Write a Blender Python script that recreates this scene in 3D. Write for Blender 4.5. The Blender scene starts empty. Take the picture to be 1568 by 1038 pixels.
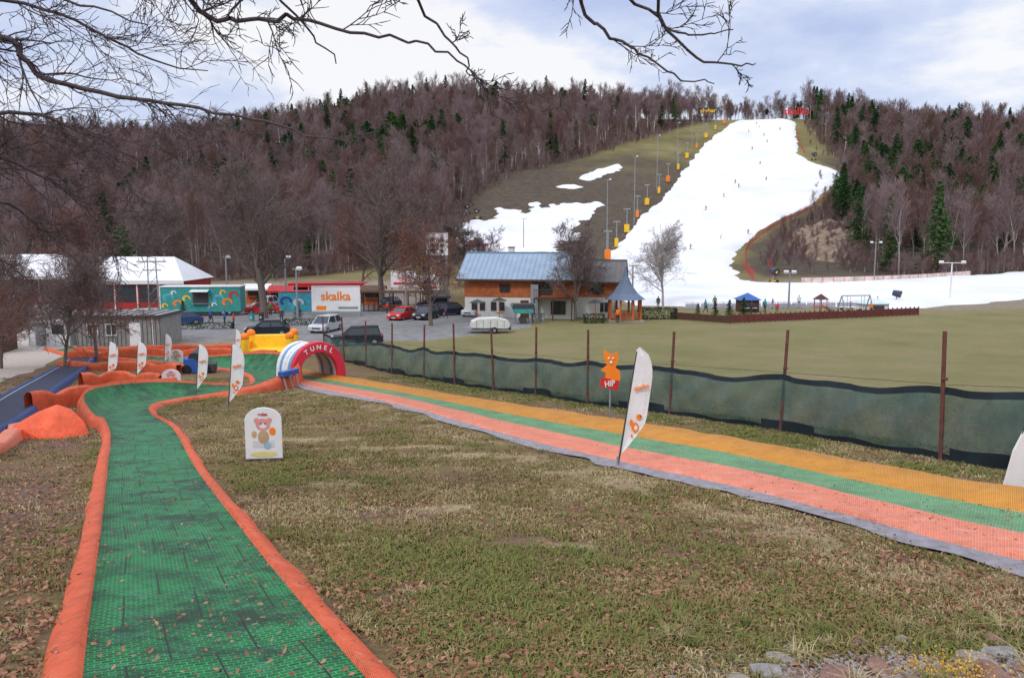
import bpy, math, random
import numpy as np
from mathutils import Vector, Matrix
random.seed(5); rng=np.random.default_rng(7)
scene=bpy.context.scene
try:
    scene.view_settings.view_transform='Standard'; scene.view_settings.look='None'; scene.view_settings.exposure=0
except Exception: pass
COL=scene.collection
# ------------------------------------------------------------------ terrain
K=[(-60,13),(-20,9.2),(0,7.0),(5,6.15),(10,5.25),(18,4.0),(30,2.7),(42,1.6),(60,0.4),(75,0),(160,0),(200,2.6),(250,9.2),(300,21),(350,36),(420,56),(480,74.5),(520,86),(560,92),(620,90),(1000,40),(3000,20)]
def _P(y):
    for i in range(len(K)-1):
        if K[i][0]<=y<=K[i+1][0]: break
    def sl(j):
        if j<=0 or j>=len(K)-1: return 0
        return (K[j+1][1]-K[j-1][1])/(K[j+1][0]-K[j-1][0])
    h=K[i+1][0]-K[i][0]; t=(y-K[i][0])/h
    m0=sl(i)*h; m1=sl(i+1)*h
    if K[i][1]==K[i+1][1]: m0=m1=0
    return (2*t**3-3*t*t+1)*K[i][1]+(t**3-2*t*t+t)*m0+(-2*t**3+3*t*t)*K[i+1][1]+(t**3-t*t)*m1
_ty=np.arange(-60,3000,0.5); _tz=np.array([_P(v) for v in _ty])
def sm(a,b,x):
    t=np.clip((x-a)/(b-a),0,1); return t*t*(3-2*t)
def H(x,y):
    x=np.asarray(x,float); y=np.asarray(y,float)
    z=np.interp(y,_ty,_tz)
    z=z+6*np.exp(-((x+25)/85)**2)*sm(330,540,y)
    z=z-19*sm(60,220,-x)*sm(300,520,y)-13*sm(188,290,x)*sm(300,520,y)
    z=z+1.2*np.sin(x*.05+y*.021)*sm(200,300,y)*(1-np.exp(-((x-100)/90)**2))
    return z
def h(x,y): return float(H(x,y))
# ------------------------------------------------------------------ materials
def nt(m): return m.node_tree.nodes, m.node_tree.links
def mat(name,c,rough=.8,var=.25,scale=3.0,bump=0.0,bscale=None,metal=0,spec=.3,c2=None,uv=None,alpha=None):
    m=bpy.data.materials.new(name); m.use_nodes=True
    N,L=nt(m); b=N['Principled BSDF']
    b.inputs['Roughness'].default_value=rough; b.inputs['Metallic'].default_value=metal
    b.inputs['Specular IOR Level'].default_value=spec
    tc=N.new('ShaderNodeTexCoord')
    n=N.new('ShaderNodeTexNoise'); n.inputs['Scale'].default_value=scale; n.inputs['Detail'].default_value=6; n.inputs['Roughness'].default_value=.65
    L.new(tc.outputs['Object'],n.inputs['Vector'])
    r=N.new('ShaderNodeValToRGB'); r.color_ramp.elements[0].position=.3; r.color_ramp.elements[1].position=.7
    if c2 is None: c2=tuple(min(1,v*(1+var)) for v in c)
    c1=tuple(v*(1-var) for v in c)
    r.color_ramp.elements[0].color=(*c1,1); r.color_ramp.elements[1].color=(*c2,1)
    L.new(n.outputs['Fac'],r.inputs['Fac']); L.new(r.outputs['Color'],b.inputs['Base Color'])
    if bump:
        n2=N.new('ShaderNodeTexNoise'); n2.inputs['Scale'].default_value=bscale or scale*4; n2.inputs['Detail'].default_value=5
        L.new(tc.outputs['Object'],n2.inputs['Vector'])
        bp=N.new('ShaderNodeBump'); bp.inputs['Strength'].default_value=bump; bp.inputs['Distance'].default_value=.05
        L.new(n2.outputs['Fac'],bp.inputs['Height']); L.new(bp.outputs['Normal'],b.inputs['Normal'])
    if alpha is not None:
        b.inputs['Alpha'].default_value=alpha
    return m
M={}
def mm(name,*a,**k):
    if name not in M: M[name]=mat(name,*a,**k)
    return M[name]
white=mm('white_paint',(.7,.71,.72),.5,.06)
banner=mm('banner_fabric',(.74,.74,.74),.6,.06)
grey=mm('grey_metal',(.3,.31,.33),.45,.15,metal=.4)
dgrey=mm('dark_grey',(.05,.05,.055),.6,.2)
black=mm('black_rubber',(.015,.015,.017),.6,.2)
orange=mm('orange_print',(.85,.22,.02),.5,.1)
redp=mm('red_print',(.55,.03,.03),.5,.1)
pink=mm('pink_print',(.7,.3,.3),.5,.1)
yellow=mm('yellow_pad',(.85,.5,.02),.5,.1)
blue=mm('blue_paint',(.03,.1,.35),.5,.15)
cyan=mm('cyan_paint',(.08,.4,.5),.5,.3,scale=1.5)
teal=mm('teal_paint',(.05,.28,.26),.5,.2)
wood=mm('wood_cladding',(.46,.13,.045),.7,.3,scale=2)
dwood=mm('dark_wood',(.08,.04,.025),.75,.3)
rust=mm('rusty_post',(.13,.05,.04),.8,.35,scale=8)
glass=mm('window_glass',(.03,.04,.05),.12,.2,spec=.6)
roofm=mm('blue_grey_roof',(.23,.31,.41),.45,.14,scale=.7)
plaster=mm('white_plaster',(.62,.61,.57),.85,.07,scale=1.0)
silver=mm('silver_car_paint',(.5,.52,.54),.3,.04,metal=.3)
darkcar=mm('dark_car_paint',(.02,.025,.04),.2,.1)
stone=mm('stone',(.3,.26,.23),.85,.35,scale=6,bump=.8)
skin=mm('skin',(.5,.3,.22),.6,.05)
# ------------------------------------------------------------------ mesh builder
def np_mesh(name,V,F,mats=(),mi=None,uv=None,smooth=False):
    V=np.asarray(V,np.float32); F=np.asarray(F,np.int32); k=F.shape[1]
    me=bpy.data.meshes.new(name)
    me.vertices.add(len(V)); me.vertices.foreach_set('co',V.ravel())
    me.loops.add(F.size); me.loops.foreach_set('vertex_index',F.ravel())
    me.polygons.add(len(F)); me.polygons.foreach_set('loop_start',np.arange(0,F.size,k,dtype=np.int32))
    try: me.polygons.foreach_set('loop_total',np.full(len(F),k,np.int32))
    except Exception: pass
    for m in mats: me.materials.append(m)
    if mi is not None: me.polygons.foreach_set('material_index',np.asarray(mi,np.int32))
    if smooth: me.polygons.foreach_set('use_smooth',np.ones(len(F),bool))
    me.update(calc_edges=True)
    if uv is not None:
        ul=me.uv_layers.new(name='UVMap'); ul.data.foreach_set('uv',np.asarray(uv,np.float32)[F.ravel()].ravel())
    me.validate()
    return me
def link(ob,col=None): (col or COL).objects.link(ob); return ob
def obj(name,me,loc=(0,0,0),rot=(0,0,0),col=None):
    o=bpy.data.objects.new(name,me); o.location=loc; o.rotation_euler=rot; return link(o,col)
class MB:
    def __init__(s): s.v=[];s.f=[];s.m=[];s.mats=[]
    def mi(s,m):
        if m not in s.mats: s.mats.append(m)
        return s.mats.index(m)
    def add(s,vs,fs,m):
        b=len(s.v); s.v+= [tuple(q) for q in vs]; i=s.mi(m)
        for f in fs: s.f.append([b+q for q in f]); s.m.append(i)
    def box(s,c,d,m,rz=0,ry=0,rx=0):
        R=Matrix.Rotation(rz,3,'Z')@Matrix.Rotation(ry,3,'Y')@Matrix.Rotation(rx,3,'X')
        vs=[Vector(c)+R@Vector((x*d[0]/2,y*d[1]/2,z*d[2]/2)) for x in(-1,1) for y in(-1,1) for z in(-1,1)]
        s.add(vs,[(0,1,3,2),(4,6,7,5),(0,4,5,1),(2,3,7,6),(0,2,6,4),(1,5,7,3)],m)
    def cyl(s,a,b,r0,r1,m,n=10):
        a=Vector(a);b=Vector(b);d=(b-a).normalized()
        u=d.orthogonal().normalized();w=d.cross(u)
        vs=[a+(u*math.cos(t)+w*math.sin(t))*r0 for t in [2*math.pi*i/n for i in range(n)]]
        vs+=[b+(u*math.cos(t)+w*math.sin(t))*r1 for t in [2*math.pi*i/n for i in range(n)]]
        s.add(vs,[(i,(i+1)%n,n+(i+1)%n,n+i) for i in range(n)]+[tuple(range(n))[::-1],tuple(range(n,2*n))],m)
    def prism(s,prof,y0,y1,m,plane='xz'):
        n=len(prof)
        if plane=='xz': vs=[(p[0],y0,p[1]) for p in prof]+[(p[0],y1,p[1]) for p in prof]
        elif plane=='yz': vs=[(y0,p[0],p[1]) for p in prof]+[(y1,p[0],p[1]) for p in prof]
        else: vs=[(p[0],p[1],y0) for p in prof]+[(p[0],p[1],y1) for p in prof]
        s.add(vs,[(i,(i+1)%n,n+(i+1)%n,n+i) for i in range(n)]+[tuple(range(n))[::-1],tuple(range(n,2*n))],m)
    def ball(s,c,r,m,n=8,sz=1):
        vs=[];fs=[]
        for i in range(n+1):
            for j in range(n*2):
                t=math.pi*i/n;p=math.pi*j/n
                vs.append((c[0]+r*math.sin(t)*math.cos(p),c[1]+r*math.sin(t)*math.sin(p),c[2]+r*sz*math.cos(t)))
        for i in range(n):
            for j in range(n*2):
                k=(j+1)%(2*n); fs.append((i*2*n+j,(i+1)*2*n+j,(i+1)*2*n+k,i*2*n+k))
        s.add(vs,fs,m)
    def make(s,name,x=0,y=0,rz=0,z=None,bevel=0,smooth=False,col=None):
        me=bpy.data.meshes.new(name); me.from_pydata([tuple(v) for v in s.v],[],s.f)
        for m in s.mats: me.materials.append(m)
        me.polygons.foreach_set('material_index',s.m)
        if smooth: me.polygons.foreach_set('use_smooth',[True]*len(s.f))
        me.update()
        import bmesh
        bm=bmesh.new(); bm.from_mesh(me); bmesh.ops.recalc_face_normals(bm,faces=bm.faces); bm.to_mesh(me); bm.free()
        o=obj(name,me,(x,y,h(x,y) if z is None else z),(0,0,rz),col)
        if bevel:
            b=o.modifiers.new('Bevel','BEVEL'); b.width=bevel; b.segments=2; b.limit_method='ANGLE'
        return o
def text(parent,s,loc,size,m,rot=(math.pi/2,0,0),ext=.01):
    c=bpy.data.curves.new('lettering','FONT'); c.body=s; c.size=size; c.extrude=ext; c.align_x='CENTER'; c.align_y='CENTER'; c.offset=size*.02
    c.materials.append(m)
    o=bpy.data.objects.new('lettering',c); link(o); o.parent=parent; o.location=loc; o.rotation_euler=rot
    return o
def cr(P,n=8):
    P=np.asarray(P,float); out=[]
    Q=np.vstack([2*P[0]-P[1],P,2*P[-1]-P[-2]])
    for i in range(1,len(Q)-2):
        for t in np.linspace(0,1,n,endpoint=False):
            a,b,c,d=Q[i-1],Q[i],Q[i+1],Q[i+2]
            out.append(.5*((2*b)+(-a+c)*t+(2*a-5*b+4*c-d)*t*t+(-a+3*b-3*c+d)*t**3))
    out.append(P[-1]); return np.array(out)
# ------------------------------------------------------------------ outlines on the ground (metres)
piste=[(146,524),(120.7,470),(102.8,433),(68.5,338),(48.4,291),(34.4,250),(26,219),(21.2,174),(17.5,135),(17,112),
       (30,110),(41,116),(48,110),(55,108),(70,116),(84,127),(150,170),(200,190),(200,226),(124,190),(89,175),(62,163),(53,165),(50,172),(56.3,200),(68.4,238),(85.5,271),(102.6,291),(122,317),(150,360),(149,376),(146,392),(148,414),(163,460),(180,512),(180,530)]
patches=[[(-17,279),(-8,290),(-4,301),(-1,299),(3,296),(8,309),(12,300),(20,309),(28,306),(33,309),(34,303),(27,290),(24,275),(21,260),(12.7,231),(0,226),(-13.5,234),(-18,250)],
         [(18,334),(27,341),(31,334),(26,327)],[(29,350),(34,364),(44,376),(52,384),(50,370),(42,358),(34,346)]]
def sdist(poly,X,Y):
    poly=np.asarray(poly,float); x=X.ravel();y=Y.ravel()
    d=np.full(x.shape,1e9); ins=np.zeros(x.shape,bool)
    n=len(poly)
    for i in range(n):
        a=poly[i];b=poly[(i+1)%n]; e=b-a
        t=np.clip(((x-a[0])*e[0]+(y-a[1])*e[1])/(e@e),0,1)
        d=np.minimum(d,np.hypot(x-a[0]-t*e[0],y-a[1]-t*e[1]))
        c=((a[1]>y)!=(b[1]>y)); 
        with np.errstate(divide='ignore',invalid='ignore'):
            ins^= c&(x<(b[0]-a[0])*(y-a[1])/(b[1]-a[1]+1e-12)+a[0])
    return np.where(ins,d,-d).reshape(X.shape)
def vn(x,y,s,seed=0):
    r=np.random.default_rng(seed).random((64,64)); x=np.asarray(x)/s;y=np.asarray(y)/s
    xi=np.floor(x).astype(int);yi=np.floor(y).astype(int);fx=x-xi;fy=y-yi
    fx=fx*fx*(3-2*fx);fy=fy*fy*(3-2*fy)
    g=lambda a,b:r[a%64,b%64]
    return (g(xi,yi)*(1-fx)+g(xi+1,yi)*fx)*(1-fy)+(g(xi,yi+1)*(1-fx)+g(xi+1,yi+1)*fx)*fy
fx_left=lambda y: np.interp(y,[100,174,187,212,265,322,365,380,433,518,545,560],[-60,-60,-44,-25,-21,-17,5,21,59,126,140,400])
fx_right=lambda y: np.interp(y,[100,187,230,260,291,330,369,430,520,545],[95,86,97,108,116,136,160,170,190,190])
pr_x=lambda y: np.interp(y,[165,200,238,271,291,317,360,392,414,460,512],[52,56,68,86,103,122,150,146,148,163,180])
lowy_l=lambda x: np.interp(x,[-500,-114,-70,-44,-25,-21],[180,172,174,187,212,265])
lowy_r=lambda x: 180+np.maximum(0,x-88)*.4
chl=lambda y: np.interp(y,[-8,0,5.3,11.3,15.2,23.3,27,32,45,60,75],[3.5,-.4,-3.3,-6.5,-8.6,-12.7,-15.5,-19,-25,-38,-30])
fence_pts=[(14.5,3),(13.3,8),(12.2,13),(10.4,18.5),(8.4,24),(5.8,28.3),(3.1,31.6),(1.1,35.6),(-.9,37.8),(-3,40.6),(-5,43.9),(-7.3,47),(-9.7,51.5),(-12,55.5),(-14.5,60)]
fence_y=np.array(fence_pts)[:,1]; fence_x=np.array(fence_pts)[:,0]
# ------------------------------------------------------------------ ground
def axis(parts):
    out=[]
    for a,b,s in parts: out+=list(np.arange(a,b,s))
    out.append(parts[-1][1]); return np.array(out)
xs=axis([(-2500,-500,100),(-500,-150,10),(-150,-30,3),(-30,-14,1),(-14,14,.35),(14,30,1),(30,200,3),(200,500,10),(500,2500,100)])
ys=axis([(-60,-6,3),(-6,22,.35),(22,60,1),(60,200,2.5),(200,560,4),(560,800,15),(800,3000,100)])
X,Y=np.meshgrid(xs,ys)
Z=H(X,Y)+ (vn(X,Y,.9,1)-.5)*.05*(np.abs(X)<30)*(Y<40)
nx,ny=len(xs),len(ys)
idx=np.arange(nx*ny).reshape(ny,nx)
F=np.stack([idx[:-1,:-1],idx[:-1,1:],idx[1:,1:],idx[1:,:-1]],-1).reshape(-1,4)
gm=bpy.data.materials.new('ground_grass'); gm.use_nodes=True
N,L=nt(gm); B=N['Principled BSDF']; B.inputs['Roughness'].default_value=.95; B.inputs['Specular IOR Level'].default_value=.1
tc=N.new('ShaderNodeTexCoord')
def noise(scale,detail=6,rough=.6,vec=None):
    n=N.new('ShaderNodeTexNoise'); n.inputs['Scale'].default_value=scale;n.inputs['Detail'].default_value=detail;n.inputs['Roughness'].default_value=rough
    L.new(vec or tc.outputs['Object'],n.inputs['Vector']); return n.outputs['Fac']
def ramp(fac,stops):
    r=N.new('ShaderNodeValToRGB'); e=r.color_ramp.elements
    while len(e)<len(stops): e.new(.5)
    for q,(p,c) in zip(e,stops): q.position=p;q.color=(*c,1)
    L.new(fac,r.inputs['Fac']); return r.outputs['Color']
def mix(f,a,b):
    m=N.new('ShaderNodeMix'); m.data_type='RGBA'
    if isinstance(f,float): m.inputs[0].default_value=f
    else: L.new(f,m.inputs[0])
    for s,i in((a,6),(b,7)):
        if isinstance(s,tuple): m.inputs[i].default_value=(*s,1)
        else: L.new(s,m.inputs[i])
    return m.outputs[2]
def attr(n):
    a=N.new('ShaderNodeAttribute'); a.attribute_name=n; return a.outputs['Fac']
near=ramp(noise(9,8,.75),[(.3,(.07,.048,.026)),(.45,(.15,.115,.05)),(.58,(.2,.155,.07)),(.72,(.29,.23,.12))])
near=mix(ramp(noise(.45,5,.6),[(.46,(0,0,0)),(.6,(1,1,1))]),near,ramp(noise(25,5),[(.3,(.10,.06,.04)),(.7,(.23,.145,.095))]))
near=mix(attr('straw'),near,ramp(noise(14,6,.75),[(.3,(.24,.18,.1)),(.7,(.48,.4,.25))]))
near=mix(attr('leafsoil'),near,ramp(noise(18,8,.8),[(.3,(.07,.045,.035)),(.5,(.17,.105,.08)),(.72,(.3,.2,.155))]))
field=ramp(noise(.12,8,.7),[(.3,(.13,.13,.05)),(.5,(.175,.17,.07)),(.68,(.24,.18,.11))])
wv=N.new('ShaderNodeTexWave'); wv.inputs['Scale'].default_value=.35; wv.inputs['Distortion'].default_value=2; wv.bands_direction='Y'; L.new(tc.outputs['Object'],wv.inputs['Vector'])
field=mix(ramp(wv.outputs['Fac'],[(.2,(0,0,0)),(1,(.4,.4,.4))]),field,(.24,.18,.11))
field=mix(ramp(noise(1.6,8,.8),[(.5,(0,0,0)),(.7,(.6,.6,.6))]),field,(.13,.10,.05))
litter=ramp(noise(.6,8,.7),[(.3,(.06,.038,.03)),(.55,(.12,.075,.055)),(.75,(.17,.11,.07))])
slope=ramp(noise(.03,8,.7),[(.35,(.1,.08,.045)),(.5,(.16,.14,.06)),(.65,(.23,.2,.09))])
dirt=ramp(noise(1.2,8,.7),[(.3,(.14,.12,.1)),(.55,(.26,.22,.18)),(.75,(.36,.31,.27))])
c=mix(attr('field'),near,field); c=mix(attr('slope'),c,slope); c=mix(attr('forest'),c,litter); c=mix(attr('dirt'),c,dirt)
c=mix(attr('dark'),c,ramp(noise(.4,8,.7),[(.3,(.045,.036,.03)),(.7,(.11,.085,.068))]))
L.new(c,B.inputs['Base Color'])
bp=N.new('ShaderNodeBump'); bp.inputs['Strength'].default_value=.7; bp.inputs['Distance'].default_value=.04
L.new(noise(22,6,.8),bp.inputs['Height']); L.new(bp.outputs['Normal'],B.inputs['Normal'])
me=np_mesh('ground',np.stack([X,Y,Z],-1).reshape(-1,3),F,[gm],smooth=True)
def setattr_(me,name,arr):
    a=me.attributes.new(name,'FLOAT','POINT'); a.data.foreach_set('value',np.clip(arr,0,1).astype(np.float32).ravel())
_Eq=np.array([(8.9,-1.2),(7.3,3.3),(5.6,8.2),(4.15,13.3),(2.45,17.1),(-.3,22.2),(-5.2,31.5),(-10.8,39.2)])
def straw(x,y):
    v=np.zeros(np.shape(x))
    for cx,cy,rx,ry in [(.4,9.8,.5,.25),(3.9,9.4,.5,.22),(4.4,8.2,.6,.22),(4.3,6.9,.5,.2),(3.6,11.3,.6,.22),(-3.5,15,.6,.4),(2.4,7.6,.3,.15),(-1.2,12.4,.7,.3),(1.2,14.2,.4,.3),(-6,22,1.6,.35),(-3,20.6,1.5,.35),(-1.0,19.2,1.2,.35),(1.2,16.6,.9,.3),(3.4,8.8,.4,.2),(-.8,7.6,.35,.18),(4.9,7.5,.4,.15),(2.9,10.4,.35,.15)]:
        d=np.hypot((x-cx)/rx,(y-cy)/ry)+(vn(x,y,.25,77)-.5)*1.6
        v=np.maximum(v,1-sm(.6,1.3,d))
    e=np.interp(y,_Eq[:,1],_Eq[:,0]); v=np.maximum(v,(np.exp(-((x-e+1.0)/.7)**2))*(vn(x,y,.6,78)>.62)*.8)
    return v
nz=(vn(X,Y,6,3)-.5)*4+(vn(X,Y,15,4)-.5)*6
fxx=np.interp(Y,fence_y,fence_x,left=14.5,right=-16)
setattr_(me,'straw',straw(X,Y)*(Y<40)*.85)
setattr_(me,'leafsoil',(1-sm(-1.1,.3,X-chl(Y)+(vn(X,Y,1.0,83)-.5)*1.2))*(.35+.65*sm(.3,.6,vn(X,Y,1.1,84)))*(Y<60))
setattr_(me,'field',sm(0,1.2,X-fxx-.6)*sm(3,8,Y)*(1-sm(103,118,Y+nz)))
forest=np.maximum(sm(-3,3,fx_left(Y)-X+nz)*sm(-4,3,Y-lowy_l(X)+nz),sm(-3,3,X-fx_right(Y)+nz)*sm(-4,3,Y-lowy_r(X)+nz))
forest=np.maximum(forest,sm(545,560,Y)); setattr_(me,'forest',forest)
setattr_(me,'slope',sm(150,200,Y+nz))
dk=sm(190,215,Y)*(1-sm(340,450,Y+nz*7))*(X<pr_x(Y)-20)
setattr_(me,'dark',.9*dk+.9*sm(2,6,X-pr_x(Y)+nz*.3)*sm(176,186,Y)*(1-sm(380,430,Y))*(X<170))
park=sm(66,70,Y+nz*.3)*(1-sm(165,185,Y+nz))*sm(-22,-18,-X+np.minimum(0,Y-110)*-.2-18)
leftp=(1-sm(-.6,.6,X-np.interp(Y,[-5,5,12,25,35,60,75],[-6,-8,-12,-19,-25,-38,-30])))*(Y<75)
rgt=sm(104,110,Y+nz)*(1-sm(170,180,Y))*(X>16)*.7
setattr_(me,'dirt',np.maximum.reduce([park*(X<-14)*.9,leftp*.55*(vn(X,Y,1.3,9)),rgt,(1-sm(.7,1.8,np.hypot((X-3.4)/1.8,(Y-5.1)/.7)))*.9]))
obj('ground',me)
# ------------------------------------------------------------------ snow
snow=bpy.data.materials.new('snow'); snow.use_nodes=True
N,L=nt(snow);B=N['Principled BSDF'];B.inputs['Roughness'].default_value=.7;tc=N.new('ShaderNodeTexCoord')
c=ramp(noise(.05,7,.6),[(.3,(.60,.62,.66)),(.6,(.75,.755,.775))])
c=mix(ramp(noise(.35,8,.75),[(.58,(0,0,0)),(.78,(.4,.4,.4))]),c,(.47,.44,.42))
L.new(c,B.inputs['Base Color'])
bp=N.new('ShaderNodeBump');bp.inputs['Strength'].default_value=.5;bp.inputs['Distance'].default_value=.6;L.new(noise(.3,7,.75),bp.inputs['Height']);L.new(bp.outputs['Normal'],B.inputs['Normal'])
def snowfield(name,poly,step,th=.6,rough=1.6):
    p=np.array(poly);x=np.arange(p[:,0].min()-3,p[:,0].max()+3,step);y=np.arange(p[:,1].min()-3,p[:,1].max()+3,step)
    X,Y=np.meshgrid(x,y); d=sdist(poly,X,Y)
    d=d+(vn(X,Y,7,21)-.5)*rough*1.4+(vn(X,Y,2.5,22)-.5)*rough*.8
    Z=H(X,Y)+np.clip(d*.35,-.6,th)+(vn(X,Y,4,5)-.5)*.12*(d>1)
    idx=np.arange(X.size).reshape(X.shape); F=np.stack([idx[:-1,:-1],idx[:-1,1:],idx[1:,1:],idx[1:,:-1]],-1).reshape(-1,4)
    dd=d.ravel()[F].max(1); F=F[dd>-1.2]
    us,inv=np.unique(F,return_inverse=True); F=inv.reshape(-1,4)
    V=np.stack([X,Y,Z],-1).reshape(-1,3)[us]
    obj(name,np_mesh(name,V,F,[snow],smooth=True))
snowfield('snow_piste',piste,1.2,.8)
for q in patches: snowfield('snow_patch',q,.9,.5,5 if len(q)>10 else 3)
rk=mm('brown_rock',(.17,.115,.075),.9,.5,scale=.5,bump=1.0,bscale=1.5,c2=(.32,.24,.17))
rp_=[(81,214),(90,207),(104,232),(116,256),(117,274),(104,275),(93,264),(84,244)]
x=np.arange(76,122,1.0);y=np.arange(202,280,1.0);Xr,Yr=np.meshgrid(x,y);d=sdist(rp_,Xr,Yr)
rg=np.abs(vn(Xr,Yr,9,51)-.5)*2; rg2=np.abs(vn(Xr,Yr,4,52)-.5)*2; rg3=vn(Xr,Yr,1.7,53)
Zr=H(Xr,Yr)+np.clip(d*.5,-1,2.2)*(.4+rg*1.1+rg2*.9)+(rg3-.5)*1.1*(d>0)
idx=np.arange(Xr.size).reshape(Xr.shape);Fr=np.stack([idx[:-1,:-1],idx[:-1,1:],idx[1:,1:],idx[1:,:-1]],-1).reshape(-1,4)
Fr=Fr[d.ravel()[Fr].max(1)>-1.5]; obj('rock_outcrop',np_mesh('rock_outcrop',np.stack([Xr,Yr,Zr],-1).reshape(-1,3),Fr,[rk]))
# ------------------------------------------------------------------ parking lot and path sheets
asph=mm('asphalt',(.19,.185,.185),.9,.3,scale=.8,bump=.3)
gravel=mm('gravel_path',(.4,.35,.3),.95,.25,scale=6,bump=.5)
def sheet(name,poly,m,off,step=1.0,rough=.8):
    p=np.array(poly);x=np.arange(p[:,0].min()-2,p[:,0].max()+2,step);y=np.arange(p[:,1].min()-2,p[:,1].max()+2,step)
    X,Y=np.meshgrid(x,y); d=sdist(poly,X,Y)+(vn(X,Y,2,31)-.5)*rough
    Z=H(X,Y)+np.clip(d*.1,-.1,off)
    idx=np.arange(X.size).reshape(X.shape); F=np.stack([idx[:-1,:-1],idx[:-1,1:],idx[1:,1:],idx[1:,:-1]],-1).reshape(-1,4)
    F=F[d.ravel()[F].max(1)>-.8]; us,inv=np.unique(F,return_inverse=True)
    obj(name,np_mesh(name,np.stack([X,Y,Z],-1).reshape(-1,3)[us],inv.reshape(-1,4),[m],smooth=True))
sheet('parking_lot',[(-36,74),(-8,72),(-3,78),(2,84),(3,92),(-6,100),(-14,112),(-30,112),(-44,100),(-46,84)],asph,.05)
sheet('gravel_path',[(-17,17),(-22,28),(-30,48),(-37,66),(-46,84),(-58,84),(-48,66),(-36,46),(-28,28),(-21,17)],gravel,.05,.7)
# ------------------------------------------------------------------ slides
def uvmat(name,c1,c2,scale,pat='VORONOI',rough=.6,bl=.5,big=1.5,c3=None,dk=.6,seam=0):
    global N,L,tc
    m=bpy.data.materials.new(name);m.use_nodes=True;N,L=nt(m);B=N['Principled BSDF'];B.inputs['Roughness'].default_value=rough
    tc=N.new('ShaderNodeTexCoord')
    def brick(w_,r_,ms,a,b_):
        mp=N.new('ShaderNodeTexBrick'); mp.inputs['Scale'].default_value=scale; mp.offset=.5; mp.inputs['Mortar Size'].default_value=ms;mp.inputs['Mortar Smooth'].default_value=.6
        mp.inputs['Brick Width'].default_value=w_; mp.inputs['Row Height'].default_value=r_
        mp.inputs['Color1'].default_value=(*a,1);mp.inputs['Color2'].default_value=(*b_,1);mp.inputs['Mortar'].default_value=(1,1,1,1)
        L.new(tc.outputs['UV'],mp.inputs['Vector']); return mp.outputs['Color']
    if pat=='CHK': f=brick(.085,.055,.013,(0,0,0),(.35,.35,.35))
    else:
        v=N.new('ShaderNodeTexWave'); v.inputs['Scale'].default_value=scale; v.inputs['Distortion'].default_value=1.5; v.bands_direction='Y'; v.inputs['Detail'].default_value=3
        L.new(tc.outputs['UV'],v.inputs['Vector']); f=v.outputs['Fac']
    col=mix(f,c1,c2)
    if c3: col=mix(ramp(noise(big,9,.8),[(.52,(0,0,0)),(.68,(bl,bl,bl))]),col,c3)
    col=mix(ramp(noise(big*.6,9,.8),[(.40,(dk,dk,dk)),(.54,(0,0,0))]),col,tuple(v*.35 for v in c1))
    if seam: col=mix(brick(.62,1.02,.012,(0,0,0),(.0,.0,.0)),col,tuple(v*.5 for v in c1))
    if pat!='CHK': col=mix(ramp(noise(13,6,.8),[(.6,(0,0,0)),(.72,(.5,.5,.5))]),col,(.8,.62,.55))
    L.new(col,B.inputs['Base Color'])
    bp=N.new('ShaderNodeBump');bp.inputs['Strength'].default_value=.9;bp.inputs['Distance'].default_value=.02
    bw=N.new('ShaderNodeRGBToBW'); L.new(f,bw.inputs[0]); L.new(bw.outputs[0],bp.inputs['Height']); L.new(bp.outputs['Normal'],B.inputs['Normal'])
    return m
gmat=uvmat('green_slide_matting',(.001,.04,.012),(.008,.30,.075),1.0,'CHK',.5,.45,2.4,(.09,.34,.2),.85,1)
omat=uvmat('orange_edge_netting',(.68,.075,.02),(.92,.18,.06),9,'W',.6,.35,4,(.85,.38,.25),.35)
gm2=uvmat('green_lane_matting',(.08,.22,.09),(.18,.40,.18),1.0,'CHK',.6,.4,2,(.3,.45,.3),.4)
om2=uvmat('salmon_lane_matting',(.70,.16,.08),(.88,.30,.18),1.0,'CHK',.6,.55,3,(.82,.5,.42),.25)
ym2=uvmat('yellow_edge_netting',(.70,.22,.01),(.9,.43,.03),9,'W',.6,.35,3,(.88,.6,.2),.25)
greym=mm('grey_underlay',(.25,.23,.25),.9,.3,scale=5,bump=.4)
def ribbon(name,rails,mats_per_band):
    R=np.stack(rails,1); n,k,_=R.shape
    seg=np.linalg.norm(np.diff(R[:,k//2],axis=0),axis=1); al=np.concatenate([[0],np.cumsum(seg)])
    ac=np.concatenate([np.zeros((n,1)),np.cumsum(np.linalg.norm(np.diff(R,axis=1),axis=2),axis=1)],1)
    uv=np.stack([ac,np.repeat(al[:,None],k,1)],-1).reshape(-1,2)
    idx=np.arange(n*k).reshape(n,k); F=np.stack([idx[:-1,:-1],idx[:-1,1:],idx[1:,1:],idx[1:,:-1]],-1)
    mats=[]; 
    for m in mats_per_band:
        if m not in mats: mats.append(m)
    mi=np.tile(np.array([mats.index(m) for m in mats_per_band]),n-1)
    me=np_mesh(name,R.reshape(-1,3),F.reshape(-1,4),mats,mi,uv,smooth=True)
    return obj(name,me)
def band(a,b,t): return a*(1-t)+b*t
def lift(p,z):
    z=np.asarray(z)*np.ones(len(p)); return np.column_stack([p[:,0],p[:,1],H(p[:,0],p[:,1])+z])
A=[(13.4,1),(11.3,6.2),(8.83,13.05),(6.3,20.1),(3.71,24.8),(-.1,29.9),(-6,38.7),(-12.3,46.6),(-17,53)]
Bq=[(12.3,.3),(10.2,5.5),(7.9,11.6),(5.75,18.4),(3.38,22.5),(-.1,27.9),(-5.75,36.9),(-12,45),(-16.6,52)]
Cq=[(11,-.3),(9.1,4.7),(6.86,10.1),(5.16,16.4),(3.03,20.1),(-.1,25.6),(-5.4,34.8),(-11.4,42.8),(-15.8,50.5)]
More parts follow.
